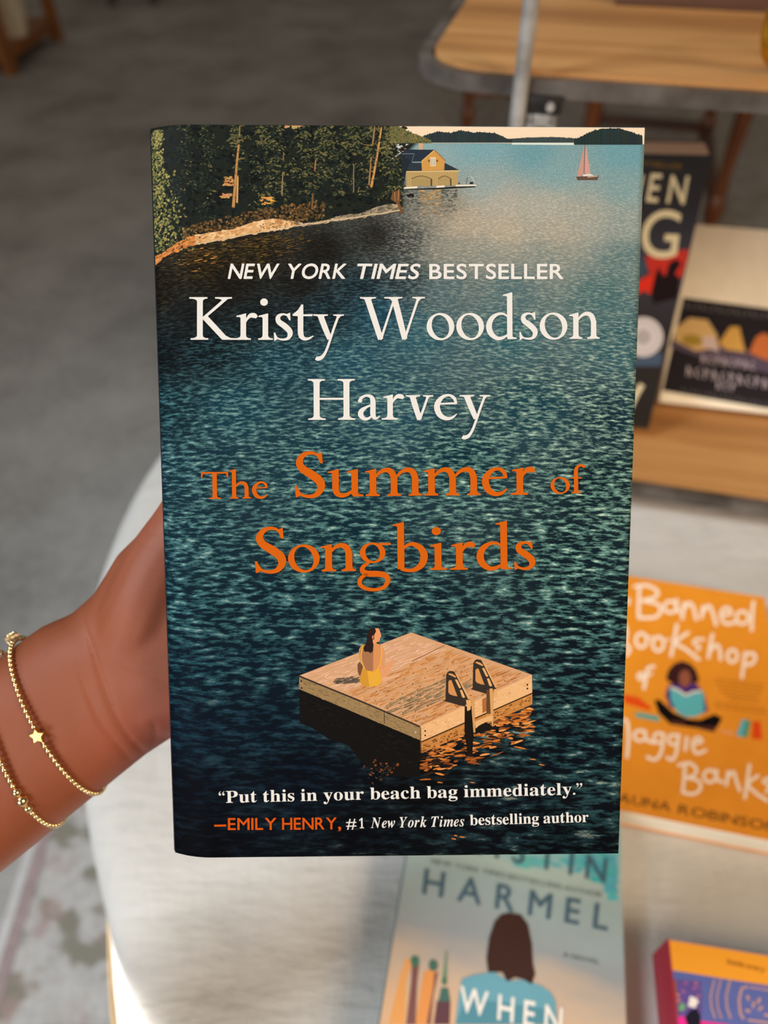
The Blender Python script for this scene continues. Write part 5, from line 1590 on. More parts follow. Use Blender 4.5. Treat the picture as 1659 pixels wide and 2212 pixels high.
def puff(cx, cy, w_, h_, lit, n_):
    """a clump of foliage: dark below, catching the light on top"""
    for k in range(n_):
        u, v2 = R.uniform(-1, 1), R.uniform(-1, 1)
        if u * u + v2 * v2 > 1:
            continue
        t_ = (1 - v2) / 2
        if R.random() < lit * t_ * 2.0:
            c = R.choice(G_L)
        elif R.random() < 0.25 + 0.5 * t_:
            c = R.choice(G_M)
        else:
            c = R.choice(G_D)
        pr.dab(cx + u * w_, cy + v2 * h_ + abs(u) * 2, R.uniform(3, 9), R.uniform(1.6, 3.8), (0.4 if u > 0 else -0.4) + R.uniform(-0.4, 0.4), c, R, 5)


def conifer(cx, top, bot, hw, lit):
    y = top
    while y < bot:
        u = (y - top) / max(1.0, bot - top)
        half = hw * (0.2 + 0.8 * u ** 0.8)
        for k in range(2):
            puff(cx + R.uniform(-1, 1) * half * 0.8, y, R.uniform(9, 18), R.uniform(5, 9), lit * R.choice([0.1, 0.5, 1.0, 1.6]), 17)
        y += R.uniform(8, 13)


pr.lift = 1
for cx, top, bot, hw, lit in ((446, 262, 470, 26, 0.10), (560, 262, 455, 30, 0.30), (600, 255, 450, 34, 0.35), (690, 255, 450, 40, 0.40), (745, 258, 420, 26, 0.35), (790, 262, 420, 26, 0.3), (838, 320, 436, 26, 0.3), (855, 340, 430, 18, 0.25), (400, 262, 420, 26, 0.08)):
    conifer(cx, top, bot, hw, lit)
pr.lift = 2
for cx, top, bot, hw, lit in ((510, 256, 350, 40, 0.7), (580, 258, 320, 34, 0.6), (650, 256, 420, 36, 0.55), (706, 258, 400, 30, 0.7), (765, 258, 340, 30, 0.8), (815, 258, 330, 34, 1.0), (842, 280, 330, 18, 1.0)):
    conifer(cx, top, bot, hw, lit)
pr.lift = 3
for pts, w0, w1, c in (([(516, 312), (512, 350), (508, 400), (504, 448)], 3.5, 6.5, (184, 136, 80)), ([(518, 272), (517, 296)], 2.0, 3.0, (150, 116, 72)), ([(514, 380), (512, 438)], 3, 4, (206, 158, 96)), ([(613, 330), (612, 345)], 1.6, 2, (150, 126, 88)), ([(611, 372), (609, 422)], 2, 2.6, (146, 128, 94)),
                       ([(682, 345), (680, 368)], 2.4, 3, (170, 118, 66)), ([(676, 420), (674, 452)], 3, 4, (120, 86, 54)), ([(764, 355), (764, 415)], 1.6, 1.8, (142, 126, 96)), ([(809, 275), (805, 312)], 2.4, 3, (160, 124, 80)), ([(802, 340), (797, 400)], 3, 3.2, (160, 120, 74)), ([(824, 275), (814, 340), (802, 405)], 3.2, 5, (196, 146, 84)), ([(352, 470), (335, 505)], 2.5, 3, (170, 140, 92))):
    q = spline(pts, 4)
    pr.line(q, w0, c, w1)
    for p_ in q[::2]:
        pr.dab(p_[0] + R.uniform(-2, 2), p_[1], 2.5, 5, 0.1, (120, 86, 50), R, 5)
for x0, y0, dx, dy in ((514, 345, 16, -4), (514, 312, -14, -4), (512, 305, 20, -6), (806, 315, -22, -3), (818, 322, 24, -8), (806, 370, -16, 2)):
    pr.line([(x0, y0), (x0 + dx, y0 + dy)], 1.6, (160, 130, 80), 0.7)
for x0, y0, w_, h_, c0 in ((494, 392, 22, 20, (202, 142, 84)), (488, 423, 20, 8, (206, 150, 92)), (578, 434, 28, 16, (214, 158, 86)), (634, 273, 34, 8, (196, 158, 104))):
    for k in range(26):
        pr.dab(x0 + R.uniform(-0.5, 0.5) * w_, y0 + R.uniform(-0.5, 0.5) * h_, R.uniform(5, 11), R.uniform(2.5, 5), R.uniform(-0.3, 0.4), tuple(max(0, min(255, q + R.randint(-26, 16))) for q in c0), R, 6)
for k in range(40):
    x, y = R.uniform(480, 860), R.uniform(275, 420)
    puff(x, y, R.uniform(8, 14), R.uniform(4, 7), R.choice([0.05, 0.3, 0.7]), 12)
pr.lift = 4
# undergrowth of brown bushes along the bank
for k in range(700):
    x = R.uniform(395, 700)
    yb = shore(x) - 12
    y = R.uniform(yb - 42 + abs(x - 560) * 0.05, yb)
    pr.dab(x, y, R.uniform(3, 8), R.uniform(3, 7), R.uniform(-1.2, 1.2), R.choice([(74, 56, 34), (96, 72, 42), (118, 86, 48), (58, 48, 32), (84, 70, 44), (136, 98, 56)]), R, 5)
# leafy tree on the left
for k in range(1100):
    u = R.random()
    x = 318 + abs(R.gauss(0, 1)) * (24 + 34 * max(0, u - 0.35))
    y = 275 + 265 * u
    if x > 424 or (u < 0.35 and x > 352):
        continue
    c = R.choice([(126, 122, 66), (150, 140, 78), (104, 106, 60), (80, 86, 52), (60, 68, 44), (170, 156, 92), (44, 54, 40)])
    pr.dab(x, y, R.uniform(3, 8), R.uniform(3, 7), R.uniform(-1, 1), c, R, 5)
pr.build('forest_print', cover, None, None, 'printed evergreen forest with sunlit trunks')

# rocky bank
pr = Print(cover_map, STOCK)
pr.lift = 6
up_ = [(322, 548), (360, 538), (405, 512), (450, 503), (505, 495), (540, 482), (590, 472), (630, 478), (652, 484), (700, 478), (735, 466), (780, 462), (815, 446), (850, 440), (868, 450)]
for (x0, y0), (x1, y1) in zip(up_, up_[1:]):
    c = (204, 126, 62) if x1 < 410 else ((214, 166, 114) if x1 < 655 else ((158, 138, 110) if x1 < 740 else (128, 118, 98)))
    pr.poly([(x0, y0), (x1, y1), (x1, shore(x1) - 2), (x0, shore(x0) - 2)], c)
for k in range(620):
    x = R.uniform(318, 866)
    for (x0, y0), (x1, y1) in zip(up_, up_[1:]):
        if x0 <= x <= x1:
            yu = y0 + (y1 - y0) * (x - x0) / (x1 - x0)
            break
    else:
        continue
    yl = shore(x) - 1
    y = R.uniform(min(yu, yl - 2), yl)
    if x < 420:
        c = R.choice([(214, 132, 62), (196, 116, 56), (226, 152, 84), (150, 88, 44)])
    elif x < 640:
        c = R.choice([(222, 176, 122), (232, 192, 142), (206, 152, 92), (186, 128, 72), (236, 200, 156)])
    elif x < 730:
        c = R.choice([(190, 166, 134), (150, 128, 100), (210, 190, 160), (110, 92, 70)])
    else:
        c = R.choice([(128, 118, 98), (156, 140, 114), (176, 152, 124), (98, 90, 74)])
    pr.dab(x, y, R.uniform(5, 16), R.uniform(2, 5.5), R.uniform(-0.5, 0.05), c, R, 7)
pr.lift = 7
pr.line([(x, shore(x) - 3 + R.uniform(-1, 1)) for x in range(420, 866, 12)], 2.4, (204, 180, 144))
for x0, w_ in ((352, 14), (368, 16), (427, 8), (440, 9), (520, 24), (570, 8)):
    pr.dab(x0, shore(x0) + 2, w_, 7, -0.15, (34, 26, 20), R, 7)
for k in range(60):
    x = R.uniform(560, 650)
    pr.dab(x, shore(x) - R.uniform(5, 20), 3, 2.5, 0, (126, 92, 60), R, 5)
# sun glints reflected in the dark water under the bank
for k in range(330):
    x = R.choice([R.gauss(432, 26), R.gauss(545, 34), R.gauss(610, 30), R.uniform(330, 660)])
    y = shore(x) + abs(R.gauss(0, 1)) * 26 + 7
    if y > 606:
        continue
    c = R.choice([(92, 72, 36), (120, 90, 42), (70, 56, 32), (84, 70, 40)]) if R.random() > 0.10 or x > 470 else (206, 140, 66)
    pr.dab(x, y, R.uniform(5, 15), R.uniform(1.0, 2.2), -0.12, c, R, 6)
Z2 = zz(640, 255, 4.1475)
pr.poly([Z2(*p_) for p_ in [(845, 725), (865, 660), (900, 655), (925, 628), (932, 700), (925, 760), (962, 845), (935, 860), (905, 770), (870, 745)]], (112, 78, 50))
pr.lift = 8
pr.line([Z2(880, 665), Z2(885, 740)], 1.5, (170, 122, 74)); pr.line([Z2(918, 650), Z2(912, 740)], 1.6, (178, 128, 78))
pr.build('rocky_bank_print', cover, None, None, 'printed sunlit rocky bank and its reflections')

# boathouse
pr = Print(cover_map, STOCK)


def P2(pts, c):
    pr.poly([Z2(*p_) for p_ in pts], c)


for poly in ([(785, 262), (850, 240), (960, 228), (1010, 235), (940, 262), (860, 285), (800, 290)], [(850, 365), (930, 310), (960, 296), (900, 345), (870, 372)]):
    P2(poly, (206, 208, 208))
for k in range(26):
    pr.dab(*Z2(R.uniform(770, 1000), R.uniform(228, 300)), R.uniform(3, 8), R.uniform(1.5, 3), 0.1, R.choice([(226, 226, 226), (190, 200, 206), (206, 150, 130), (120, 120, 96)]), R, 5)
pr.lift = 1
P2([(985, 480), (1450, 474), (1447, 602), (987, 614)], (190, 160, 104))
P2([(935, 320), (1040, 395), (1010, 440), (985, 480), (962, 600), (940, 460)], (34, 42, 48))
P2([(985, 480), (1018, 400), (1330, 402), (1466, 470)], (46, 54, 62))
pr.lift = 2
P2([(945, 322), (975, 282), (1236, 284), (1122, 390), (1030, 392)], (40, 49, 62))
P2([(1098, 208), (1138, 216), (1132, 282), (1097, 284)], (206, 164, 128))
P2([(1122, 386), (1236, 290), (1330, 378), (1325, 468), (1126, 472)], (210, 156, 80))
pr.lift = 3
pr.line([Z2(1236, 286), Z2(1338, 384)], 2.6, (150, 116, 80)); pr.line([Z2(1122, 388), Z2(1236, 288)], 1.4, (228, 184, 116))
pr.line([Z2(985, 481), Z2(1464, 472)], 1.8, (226, 196, 140))
pr.line([Z2(945, 322), Z2(1055, 320)], 1.2, (110, 130, 136)); pr.line([Z2(1058, 320), Z2(1035, 390)], 1.2, (96, 110, 116))
for x in range(998, 1446, 17):
    pr.line([Z2(x, 488), Z2(x, 608)], 0.8, (158, 130, 82))
for x in range(1138, 1326, 15):
    yt = 386 - (x - 1122) * 0.84 if x < 1236 else 290 + (x - 1236) * 0.94
    pr.line([Z2(x, yt + 12), Z2(x, 466)], 0.7, (178, 128, 62))
pr.lift = 4
for x0, x1 in ((1030, 1210), (1272, 1384)):
    yb = 610 if x0 < 1100 else 604
    arch = [(x0, yb), (x0, 546)] + [(x0 + (x1 - x0) * k / 6, 546 - 26 * math.sin(math.pi * k / 6)) for k in range(1, 6)] + [(x1, 546), (x1, yb)]
    P2(arch, (172, 146, 96))
    pr.line([Z2(*p_) for p_ in arch[1:-1]], 1.8, (104, 88, 60))
    pr.line([Z2(x1, 546), Z2(x1, yb)], 3.0, (78, 66, 48))
    for k in range(1, 6):
        pr.line([Z2(x0 + 6, 546 + k * 11), Z2(x1 - 6, 546 + k * 11)], 0.6, (150, 124, 78))
P2([(1200, 352), (1250, 352), (1250, 432), (1200, 432)], (230, 206, 164))
pr.lift = 5
P2([(1206, 362), (1222, 362), (1222, 426), (1206, 426)], (188, 184, 164)); P2([(1228, 362), (1244, 362), (1244, 426), (1228, 426)], (188, 184, 164))
P2([(1180, 378), (1196, 374), (1196, 396), (1180, 392)], (120, 76, 44)); P2([(1254, 376), (1270, 376), (1270, 390), (1254, 396)], (120, 76, 44))
P2([(965, 620), (1086, 612), (1084, 630), (967, 636)], (232, 220, 200)); P2([(1256, 608), (1330, 604), (1328, 626), (1256, 628)], (232, 222, 204)); P2([(1426, 600), (1612, 596), (1610, 612), (1428, 616)], (226, 218, 204))
P2([(967, 636), (1256, 626), (1430, 614), (1610, 610), (1600, 620), (1250, 640), (970, 644)], (36, 30, 28))
P2([(1556, 575), (1584, 572), (1584, 592), (1552, 592)], (34, 30, 32)); pr.line([Z2(1565, 522), Z2(1600, 575)], 1.2, (216, 210, 200)); pr.line([Z2(1534, 528), Z2(1522, 592)], 1.2, (120, 104, 92)); pr.dab(*Z2(1458, 584), 4, 3, 0, (40, 34, 34), R, 7)
pr.dab(*Z2(1020, 698), 18, 9, 0, (30, 26, 24), R, 9)
for k in range(300):
    x = R.uniform(955, 1440)
    y = 642 + abs(R.gauss(0, 1)) * 95
    if y > 900:
        continue
    gold = abs(x - 1200) < 95
    if gold:
        c = R.choice([(186, 146, 84), (206, 164, 100), (120, 100, 66), (150, 130, 90)])
    else:
        c = R.choice([(74, 76, 70), (96, 96, 86), (56, 60, 60), (120, 126, 120)])
    pr.dab(*Z2(x, y), R.uniform(4, 11), R.uniform(1.0, 2.2), 0.0, c, R, 6)
pr.build('boathouse_print', cover, None, None, 'printed yellow boathouse with a dark roof')

# sailing boat
pr = Print(cover_map, STOCK)


def P1(pts, c):
    pr.poly([Z1(*p_) for p_ in pts], c)


P1([(1222, 205), (1216, 384), (1178, 392)], (194, 146, 132)); P1([(1231, 196), (1260, 376), (1222, 372)], (204, 152, 138))
P1([(1172, 392), (1310, 384), (1301, 412), (1182, 413)], (98, 74, 62))
pr.lift = 1
pr.line([Z1(1228, 162), Z1(1221, 392)], 1.6, (126, 96, 82))
P1([(1215, 378), (1258, 375), (1282, 386), (1215, 390)], (220, 212, 200)); P1([(1240, 390), (1300, 384), (1304, 392), (1242, 398)], (176, 156, 136))
pr.build('sailing_boat_print', cover, None, None, 'printed small boat with pink sails')

# raft with ladder and seated woman
pr = Print(cover_map, STOCK)
Z7 = zz(600, 1320, 2.765)


def P7(pts, c):
    pr.poly([Z7(*p_) for p_ in pts], c)


P7([(128, 462), (850, 768), (858, 850), (852, 985), (700, 990), (520, 925), (420, 800), (300, 762), (210, 700), (132, 668)], (17, 15, 14))
for k in range(160):
    u = R.random()
    x, y = 140 + 700 * u, 500 + 300 * u + abs(R.gauss(0, 1)) * 70
    pr.dab(*Z7(x, min(y, 980)), R.uniform(5, 16), R.uniform(1.5, 3.5), 0.25, R.choice([(20, 17, 15), (24, 20, 17), (14, 13, 14), (30, 25, 20)]), R, 6)
pr.lift = 1
for k in range(430):
    u = R.random()
    x = 862 + 655 * u
    yb = 845 - 0.42 * (x - 860)
    y = yb + abs(R.gauss(0, 0.8)) * (120 + 40 * (1 - u))
    lim = 1010 if x < 1010 else 960 - 0.3 * (x - 1010)
    if y > lim:
        continue
    if R.random() < 0.58:
        c = R.choice([(196, 112, 44), (216, 134, 62), (170, 92, 36), (226, 150, 80), (140, 74, 32)])
    else:
        c = R.choice([(30, 22, 18), (46, 30, 20), (22, 18, 17)])
    pr.dab(*Z7(x, y), R.uniform(9, 30), R.uniform(2.0, 5.5), R.uniform(-0.4, 0.2), c, R, 8)
for k in range(60):
    pr.dab(*Z7(R.gauss(610, 50), R.gauss(950, 40)), R.uniform(3, 9), R.uniform(2, 6), R.uniform(-1, 1), R.choice([(130, 70, 34), (96, 56, 32), (30, 30, 36), (24, 24, 30)]), R, 6)
for x, y in ((1020, 1690), (1060, 1740), (950, 1720), (1150, 1640), (1170, 1652), (985, 1835), (998, 1838), (980, 1842)):
    pr.dab(x, y - (30 if y > 1690 else 0), R.uniform(8, 16), 3, 0.15, (190, 116, 52), R, 6)
pr.lift = 2
P7([(128, 385), (797, 127), (1518, 380), (850, 692)], (208, 158, 116))
P7([(128, 388), (850, 690), (852, 772), (128, 466)], (152, 124, 84))
P7([(850, 690), (1518, 380), (1520, 488), (856, 778)], (232, 180, 126))
P7([(856, 786), (1520, 494), (1520, 556), (862, 848)], (192, 128, 64))
pr.lift = 3
# boards: streaks along the plank direction


def QR(a_, b_):
    x0, y0 = 850 + (1515 - 850) * a_, 690 + (380 - 690) * a_
    x1, y1 = 128 + (797 - 128) * a_, 385 + (127 - 385) * a_
    return x0 + (x1 - x0) * b_, y0 + (y1 - y0) * b_


for k in range(1400):
    a_, b_ = R.random(), R.random()
    b_ = 0.012 + 0.975 * b_
    ln = R.uniform(0.03, 0.10)
    a_ *= 0.985 - ln
    x, y = QR(a_, b_)
    if b_ > 0.66:
        c = R.choice([(222, 174, 142), (214, 164, 130), (230, 184, 150), (206, 156, 120)])
    elif 0.16 < b_ < 0.36 and a_ < 0.62:
        c = R.choice([(132, 116, 88), (120, 104, 78), (150, 120, 82), (180, 126, 72), (108, 96, 74)])
    elif b_ <= 0.16:
        c = R.choice([(206, 140, 78), (190, 120, 62), (222, 160, 100), (160, 104, 58)])
    else:
        c = R.choice([(206, 140, 80), (196, 128, 66), (220, 164, 112), (178, 112, 56), (214, 156, 104), (190, 140, 96)])
    x1, y1 = QR(a_ + ln, b_)
    pr.line([Z7(x, y), Z7(x1, y1)], R.uniform(1.0, 3.0), c, 0.8)
for k in range(70):
    pr.line([Z7(R.uniform(330, 420), R.uniform(400, 436)), Z7(R.uniform(430, 500), R.uniform(390, 430))], 1.6, R.choice([(96, 84, 70), (120, 100, 80), (74, 66, 58)]))
for k in range(500):
    u = R.random()
    w_ = R.random()
    side = R.random() < 0.5
    if side:
        x, y = 128 + 722 * u, 392 + 302 * u + w_ * (74 + 4 * u)
        c = R.choice([(140, 112, 74), (164, 134, 92), (126, 100, 66), (150, 122, 84)])
        an = 0.4
    else:
        x, y = 856 + 660 * u, 696 - 310 * u + w_ * 78
        c = R.choice([(226, 172, 118), (236, 188, 136), (214, 156, 102), (238, 194, 146)])
        an = -0.43
    pr.dab(*Z7(x, y), R.uniform(4, 11), R.uniform(1.2, 2.6), an, c, R, 5)
for k in range(160):
    u = R.random()
    x, y = 862 + 650 * u, 800 - 295 * u + R.random() * 44
    pr.dab(*Z7(x, y), R.uniform(3, 8), R.uniform(2, 4), -0.4, R.choice([(150, 92, 42), (206, 140, 72), (110, 66, 34), (216, 152, 84)]), R, 5)
pr.lift = 4
pr.line([Z7(128, 388), Z7(500, 540), Z7(850, 690)], 3.4, (54, 44, 40)); pr.line([Z7(856, 782), Z7(1520, 490)], 2.6, (58, 38, 26)); pr.line([Z7(636, 604), Z7(638, 672)], 1.3, (60, 46, 34))
pr.line([Z7(852, 692), Z7(856, 848)], 2.2, (120, 78, 44)); pr.line([Z7(800, 300), Z7(997, 204)], 1.4, (126, 84, 48))
for k in range(62):
    a_, b_ = 0.06 + 0.86 * ((k % 9) + R.uniform(-0.3, 0.3)) / 9, 0.06 + 0.56 * ((k // 9) + R.uniform(-0.3, 0.3)) / 7
    pr.dab(*Z7(*QR(a_, b_)), R.uniform(2.4, 4.2), 2.0, -0.3, (62, 42, 30), R, 6)
for x, y in ((140, 418), (142, 458), (818, 722), (880, 716), (880, 742), (1490, 440), (1490, 462)):
    pr.dab(*Z7(x, y), 4, 4.5, 0, (46, 34, 28), R, 7)
pr.dab(*Z7(822, 722), 4.5, 6, 0, (190, 176, 160), R, 9)
pr.build('raft_print', cover, None, None, 'printed wooden swimming raft and its orange reflections')

pr = Print(cover_map, STOCK)
pr.lift = 5
Z4 = zz(930, 1400, 6.636)


def P4(pts, c, dx=0, dy=0):
    pr.poly([Z4(p_[0] + dx, p_[1] + dy) for p_ in pts], c)


P4([(490, 830), (590, 830), (616, 1210), (604, 1420), (600, 1530), (520, 1530), (520, 1440), (486, 1180)], (25, 19, 15))
P4([(640, 1120), (780, 1050), (880, 1110), (860, 1180), (740, 1200), (640, 1210)], (26, 20, 16))
for dx, dy in ((0, 0), (388, -165)):
    pr.lift = 6
    P4([(190, 755), (214, 735), (224, 385), (240, 350), (270, 325), (325, 330), (370, 365), (560, 735), (490, 835), (400, 815)], (54, 45, 38), dx, dy)
    pr.lift = 7
    P4([(255, 480), (275, 455), (300, 460), (385, 690), (330, 680), (275, 660), (255, 630)], (208, 144, 84), dx, dy)
    P4([(350, 452), (372, 445), (390, 465), (438, 565), (418, 578), (402, 560)], (226, 170, 110), dx, dy)
    P4([(420, 604), (440, 592), (458, 612), (496, 705), (470, 712), (452, 700)], (226, 170, 110), dx, dy)
    P4([(250, 372), (275, 358), (320, 372), (364, 402), (360, 424), (310, 400)], (216, 156, 98), dx, dy)
    P4([(345, 345), (372, 362), (568, 728), (540, 732)], (222, 168, 112), dx, dy)
P4([(508, 740), (576, 742), (582, 770), (572, 880), (526, 902)], (222, 168, 108))
P4([(556, 705), (596, 690), (624, 722), (642, 1205), (616, 1210), (592, 930), (584, 760)], (206, 154, 98))
P4([(800, 600), (846, 590), (862, 940), (802, 935)], (98, 68, 42))
P4([(845, 580), (884, 576), (898, 610), (900, 1100), (878, 1105), (862, 950)], (212, 158, 100))
P4([(905, 590), (952, 580), (950, 690), (902, 714)], (222, 168, 108))
P4([(742, 730), (796, 700), (802, 900), (745, 930)], (172, 104, 52))
P4([(636, 1050), (862, 958), (892, 1000), (880, 1042), (820, 1045), (700, 1105), (646, 1150)], (226, 174, 116))
pr.build('ladder_print', cover, None, None, 'printed swimming ladder on the raft')

pr = Print(cover_map, STOCK)
pr.lift = 6
Z3 = zz(740, 1340, 6.3808)


def P3(pts, c):
    pr.poly([Z3(*p_) for p_ in pts], c)


P3([(205, 610), (235, 568), (290, 640), (290, 720), (240, 775), (212, 720)], (118, 76, 54))
P3([(510, 710), (640, 575), (690, 545), (706, 585), (610, 735), (592, 840), (530, 862)], (224, 154, 106))
P3([(540, 790), (800, 740), (780, 770), (560, 850)], (222, 170, 130))
pr.lift = 7
P3([(226, 400), (262, 340), (330, 322), (430, 300), (540, 345), (578, 450), (572, 640), (520, 695), (420, 705), (330, 695), (282, 630), (246, 560), (228, 500)], (212, 142, 90))
pr.lift = 8
P3([(262, 345), (330, 330), (425, 430), (418, 700), (330, 690), (282, 630), (250, 560), (240, 460)], (164, 112, 78))
P3([(540, 345), (578, 450), (574, 640), (520, 695), (505, 680), (548, 560), (545, 430)], (222, 150, 100))
P3([(284, 640), (330, 690), (420, 702), (500, 650), (534, 760), (536, 850), (492, 900), (380, 916), (280, 902), (236, 842), (242, 770)], (228, 168, 58))
pr.lift = 9
P3([(284, 660), (340, 700), (370, 910), (280, 902), (236, 842), (242, 770)], (206, 146, 50))
pr.line([Z3(278, 340), Z3(254, 480), Z3(264, 570), Z3(300, 660)], 2.6, (230, 176, 64)); pr.line([Z3(536, 350), Z3(538, 480), Z3(520, 600), Z3(490, 665)], 2.4, (232, 178, 66))
P3([(440, 112), (495, 106), (516, 150), (536, 214), (518, 240), (510, 288), (472, 300), (450, 330), (415, 310), (420, 220)], (228, 152, 104))
pr.lift = 10
P3([(346, 200), (360, 132), (400, 100), (446, 106), (462, 150), (434, 205), (436, 260), (404, 262), (426, 330), (420, 420), (392, 450), (350, 430), (300, 432), (288, 380), (330, 300)], (42, 28, 24))
P3([(405, 215), (428, 205), (425, 250), (408, 255)], (206, 130, 86))
pr.build('woman_print', cover, None, None, 'printed woman in a yellow swimsuit seated on the raft')

# ---- cover lettering
WT = (230, 227, 222)
ORG = (208, 96, 12)
L0 = 14


def lettering(name, label, words, shadow=False):
    pr = Print(cover_map, STOCK)
    for w_ in words:
        s_, font, p0, p1, cap, col = w_[:6]
        kw = w_[6] if len(w_) > 6 else {}
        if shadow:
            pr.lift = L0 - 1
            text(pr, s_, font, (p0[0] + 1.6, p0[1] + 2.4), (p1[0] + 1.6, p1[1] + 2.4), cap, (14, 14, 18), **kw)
        pr.lift = L0
        text(pr, s_, font, p0, p1, cap, col, **kw)
    return pr.build(name, cover, None, None, label)


SB = dict(track=17, bold=0.016)
SI = dict(track=17, bold=0.016, slant=0.2)
lettering('bestseller_line', 'white sans capitals', [
    ('NEW', 'sans', (493, 602), (597, 602), 32, WT, SI), ('YORK', 'sans', (617, 602), (745, 602), 32, WT, SI), ('TIMES', 'sans', (766, 602), (902, 602.5), 32, WT, SI),
    ('BESTSELLER', 'sans', (928, 602.5), (1216, 602.5), 32, WT, SB)])
OLD = dict(track=2.0)
lettering('author_lettering', 'large white old-style serif lettering', [
    ('Kristy', 'old', (409, 734), (743, 734.5), 92, WT, dict(track=-0.5)), ('Woodson', 'old', (778, 734), (1295, 732), 92, WT, dict(track=4.5)),
    ('Harvey', 'old', (665, 907), (1059, 906), 88, WT, dict(track=3.0))])
OT = dict(track=3.0, bold=1.4)
lettering('title_lettering', 'large orange old-style serif lettering', [
    ('The', 'old', (435, 1078), (580, 1076), 58, ORG, OT), ('Summer', 'old', (637, 1073), (1156, 1068.5), 95, ORG, OT), ('of', 'old', (1189, 1066), (1264, 1065), 57, ORG, OT),
    ('Songbirds', 'old', (551, 1236), (1156, 1228.5), 95, ORG, OT)])
QB = dict(track=9)


def words(s_, font, p0, p1, cap, col, space, **kw):
    """split a line into words with measured widths"""
    ws = s_.split(' ')
    wd = [layout(w_, font, kw.get('track', 0), kw.get('slant', 0), kw.get('bold', 0))[1] for w_ in ws]
    tot = sum(wd) + space * (len(ws) - 1)
    out, x = [], 0.0
    for w_, d in zip(ws, wd):
        a_, b_ = x / tot, (x + d) / tot
        out.append((w_, font, (p0[0] + (p1[0] - p0[0]) * a_, p0[1] + (p1[1] - p0[1]) * a_), (p0[0] + (p1[0] - p0[0]) * b_, p0[1] + (p1[1] - p0[1]) * b_), cap, col, kw))
        x += d + space
    return out


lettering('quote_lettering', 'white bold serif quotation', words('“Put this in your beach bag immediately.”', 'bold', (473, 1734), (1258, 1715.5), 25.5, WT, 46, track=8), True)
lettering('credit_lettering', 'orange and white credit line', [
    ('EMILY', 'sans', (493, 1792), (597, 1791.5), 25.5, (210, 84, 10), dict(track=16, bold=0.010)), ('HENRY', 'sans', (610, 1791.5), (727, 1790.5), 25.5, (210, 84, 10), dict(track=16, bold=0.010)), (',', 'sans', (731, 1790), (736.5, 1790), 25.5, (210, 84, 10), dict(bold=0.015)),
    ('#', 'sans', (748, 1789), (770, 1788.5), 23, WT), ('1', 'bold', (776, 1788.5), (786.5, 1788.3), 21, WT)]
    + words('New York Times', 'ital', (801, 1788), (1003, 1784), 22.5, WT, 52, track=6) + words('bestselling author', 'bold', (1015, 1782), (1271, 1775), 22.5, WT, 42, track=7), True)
pr = Print(cover_map, STOCK)
pr.lift = L0
pr.line([(463, 1783), (489, 1782.5)], 4.2, (210, 84, 10))
pr.build('dash', cover, None, None, 'orange dash before the name')


# ------------------------------------------------------------------ left hand and forearm of the person holding the book
def skin_mat():
    t = NT('tanned_skin').set(Roughness=0.56)
    t.b.inputs['Specular IOR Level'].default_value = 0.3
    t.b.inputs['Subsurface Weight'].default_value = 0.10
    t.b.inputs['Subsurface Radius'].default_value = (0.006, 0.002, 0.001)
    t.b.inputs['Subsurface Scale'].default_value = 1.0
    a = t.n('ShaderNodeAttribute', attribute_name='skin_tone')
    v = t.coords((1, 1, 1))
    nz = t.noise(v, 55.0, 4, 0.6)
    mx = t.n('ShaderNodeMixRGB', blend_type='MULTIPLY')
    mx.inputs[0].default_value = 0.5
    t.l(a.outputs['Color'], mx.inputs[1])
    t.l(t.ramp(nz, [(0.3, (0.80, 0.76, 0.74, 1)), (0.7, (1, 1, 1, 1))]), mx.inputs[2])
    t.l(mx.outputs[0], t.b.inputs['Base Color'])
    fine = t.noise(v, 900.0, 3, 0.6)
    t.bump(fine, 0.18, 0.0004)
    return t.m


def wpt(px, py, d):
    return at_depth(px, py, d)


DEP = MCAM.to_3x3() @ Vector((0, 0, -1))       # away from the camera
hand = MB()


def loft(secs, n=28, power=2.0):
    """secs: centre, half-width vector, half-thickness vector"""
    vs_, fs_ = [], []
    for c, w_, h_ in secs:
        for k in range(n):
            a = 2 * math.pi * k / n
            ca, sa = math.cos(a), math.sin(a)
            ca = math.copysign(abs(ca) ** (2 / power), ca)
            sa = math.copysign(abs(sa) ** (2 / power), sa)
            vs_.append(c + w_ * ca + h_ * sa)
    m = len(secs)
    for j in range(m - 1):
        for k in range(n):
            fs_.append((j * n + k, j * n + (k + 1) % n, (j + 1) * n + (k + 1) % n, (j + 1) * n + k))
    fs_.append(tuple(range(n))[::-1])
    fs_.append(tuple((m - 1) * n + k for k in range(n)))
    hand.add(vs_, fs_)


def sec(px, py, half, thick, d, ang):
    """ang: direction across the limb in the picture plane (degrees clockwise from right)"""
    c = wpt(px, py, d)
    a = math.radians(ang)
    e = wpt(px + half * math.cos(a), py + half * math.sin(a), d)
    return (c, e - c, DEP * thick)


WD = 0.262
loft([sec(-1150, 2560, 262, 0.040, WD + 0.006, 52), sec(-900, 2360, 250, 0.037, WD + 0.004, 52), sec(-600, 2120, 228, 0.031, WD + 0.002, 52), sec(-330, 1905, 205, 0.026, WD, 52), sec(-180, 1786, 190, 0.0235, WD, 52), sec(-60, 1696, 186, 0.0212, WD, 52), sec(40, 1618, 182, 0.0198, WD, 52), sec(130, 1548, 180, 0.0190, WD, 52),
      sec(205, 1490, 178, 0.0186, WD, 51), sec(268, 1456, 172, 0.0190, WD, 50), sec(330, 1420, 186, 0.0192, WD, 50), sec(400, 1366, 222, 0.0172, WD, 50), sec(500, 1300, 246, 0.0150, WD, 51), sec(590, 1232, 252, 0.0135, WD - 0.002, 52), sec(640, 1196, 236, 0.0105, WD - 0.003, 52)], 32, 2.15)


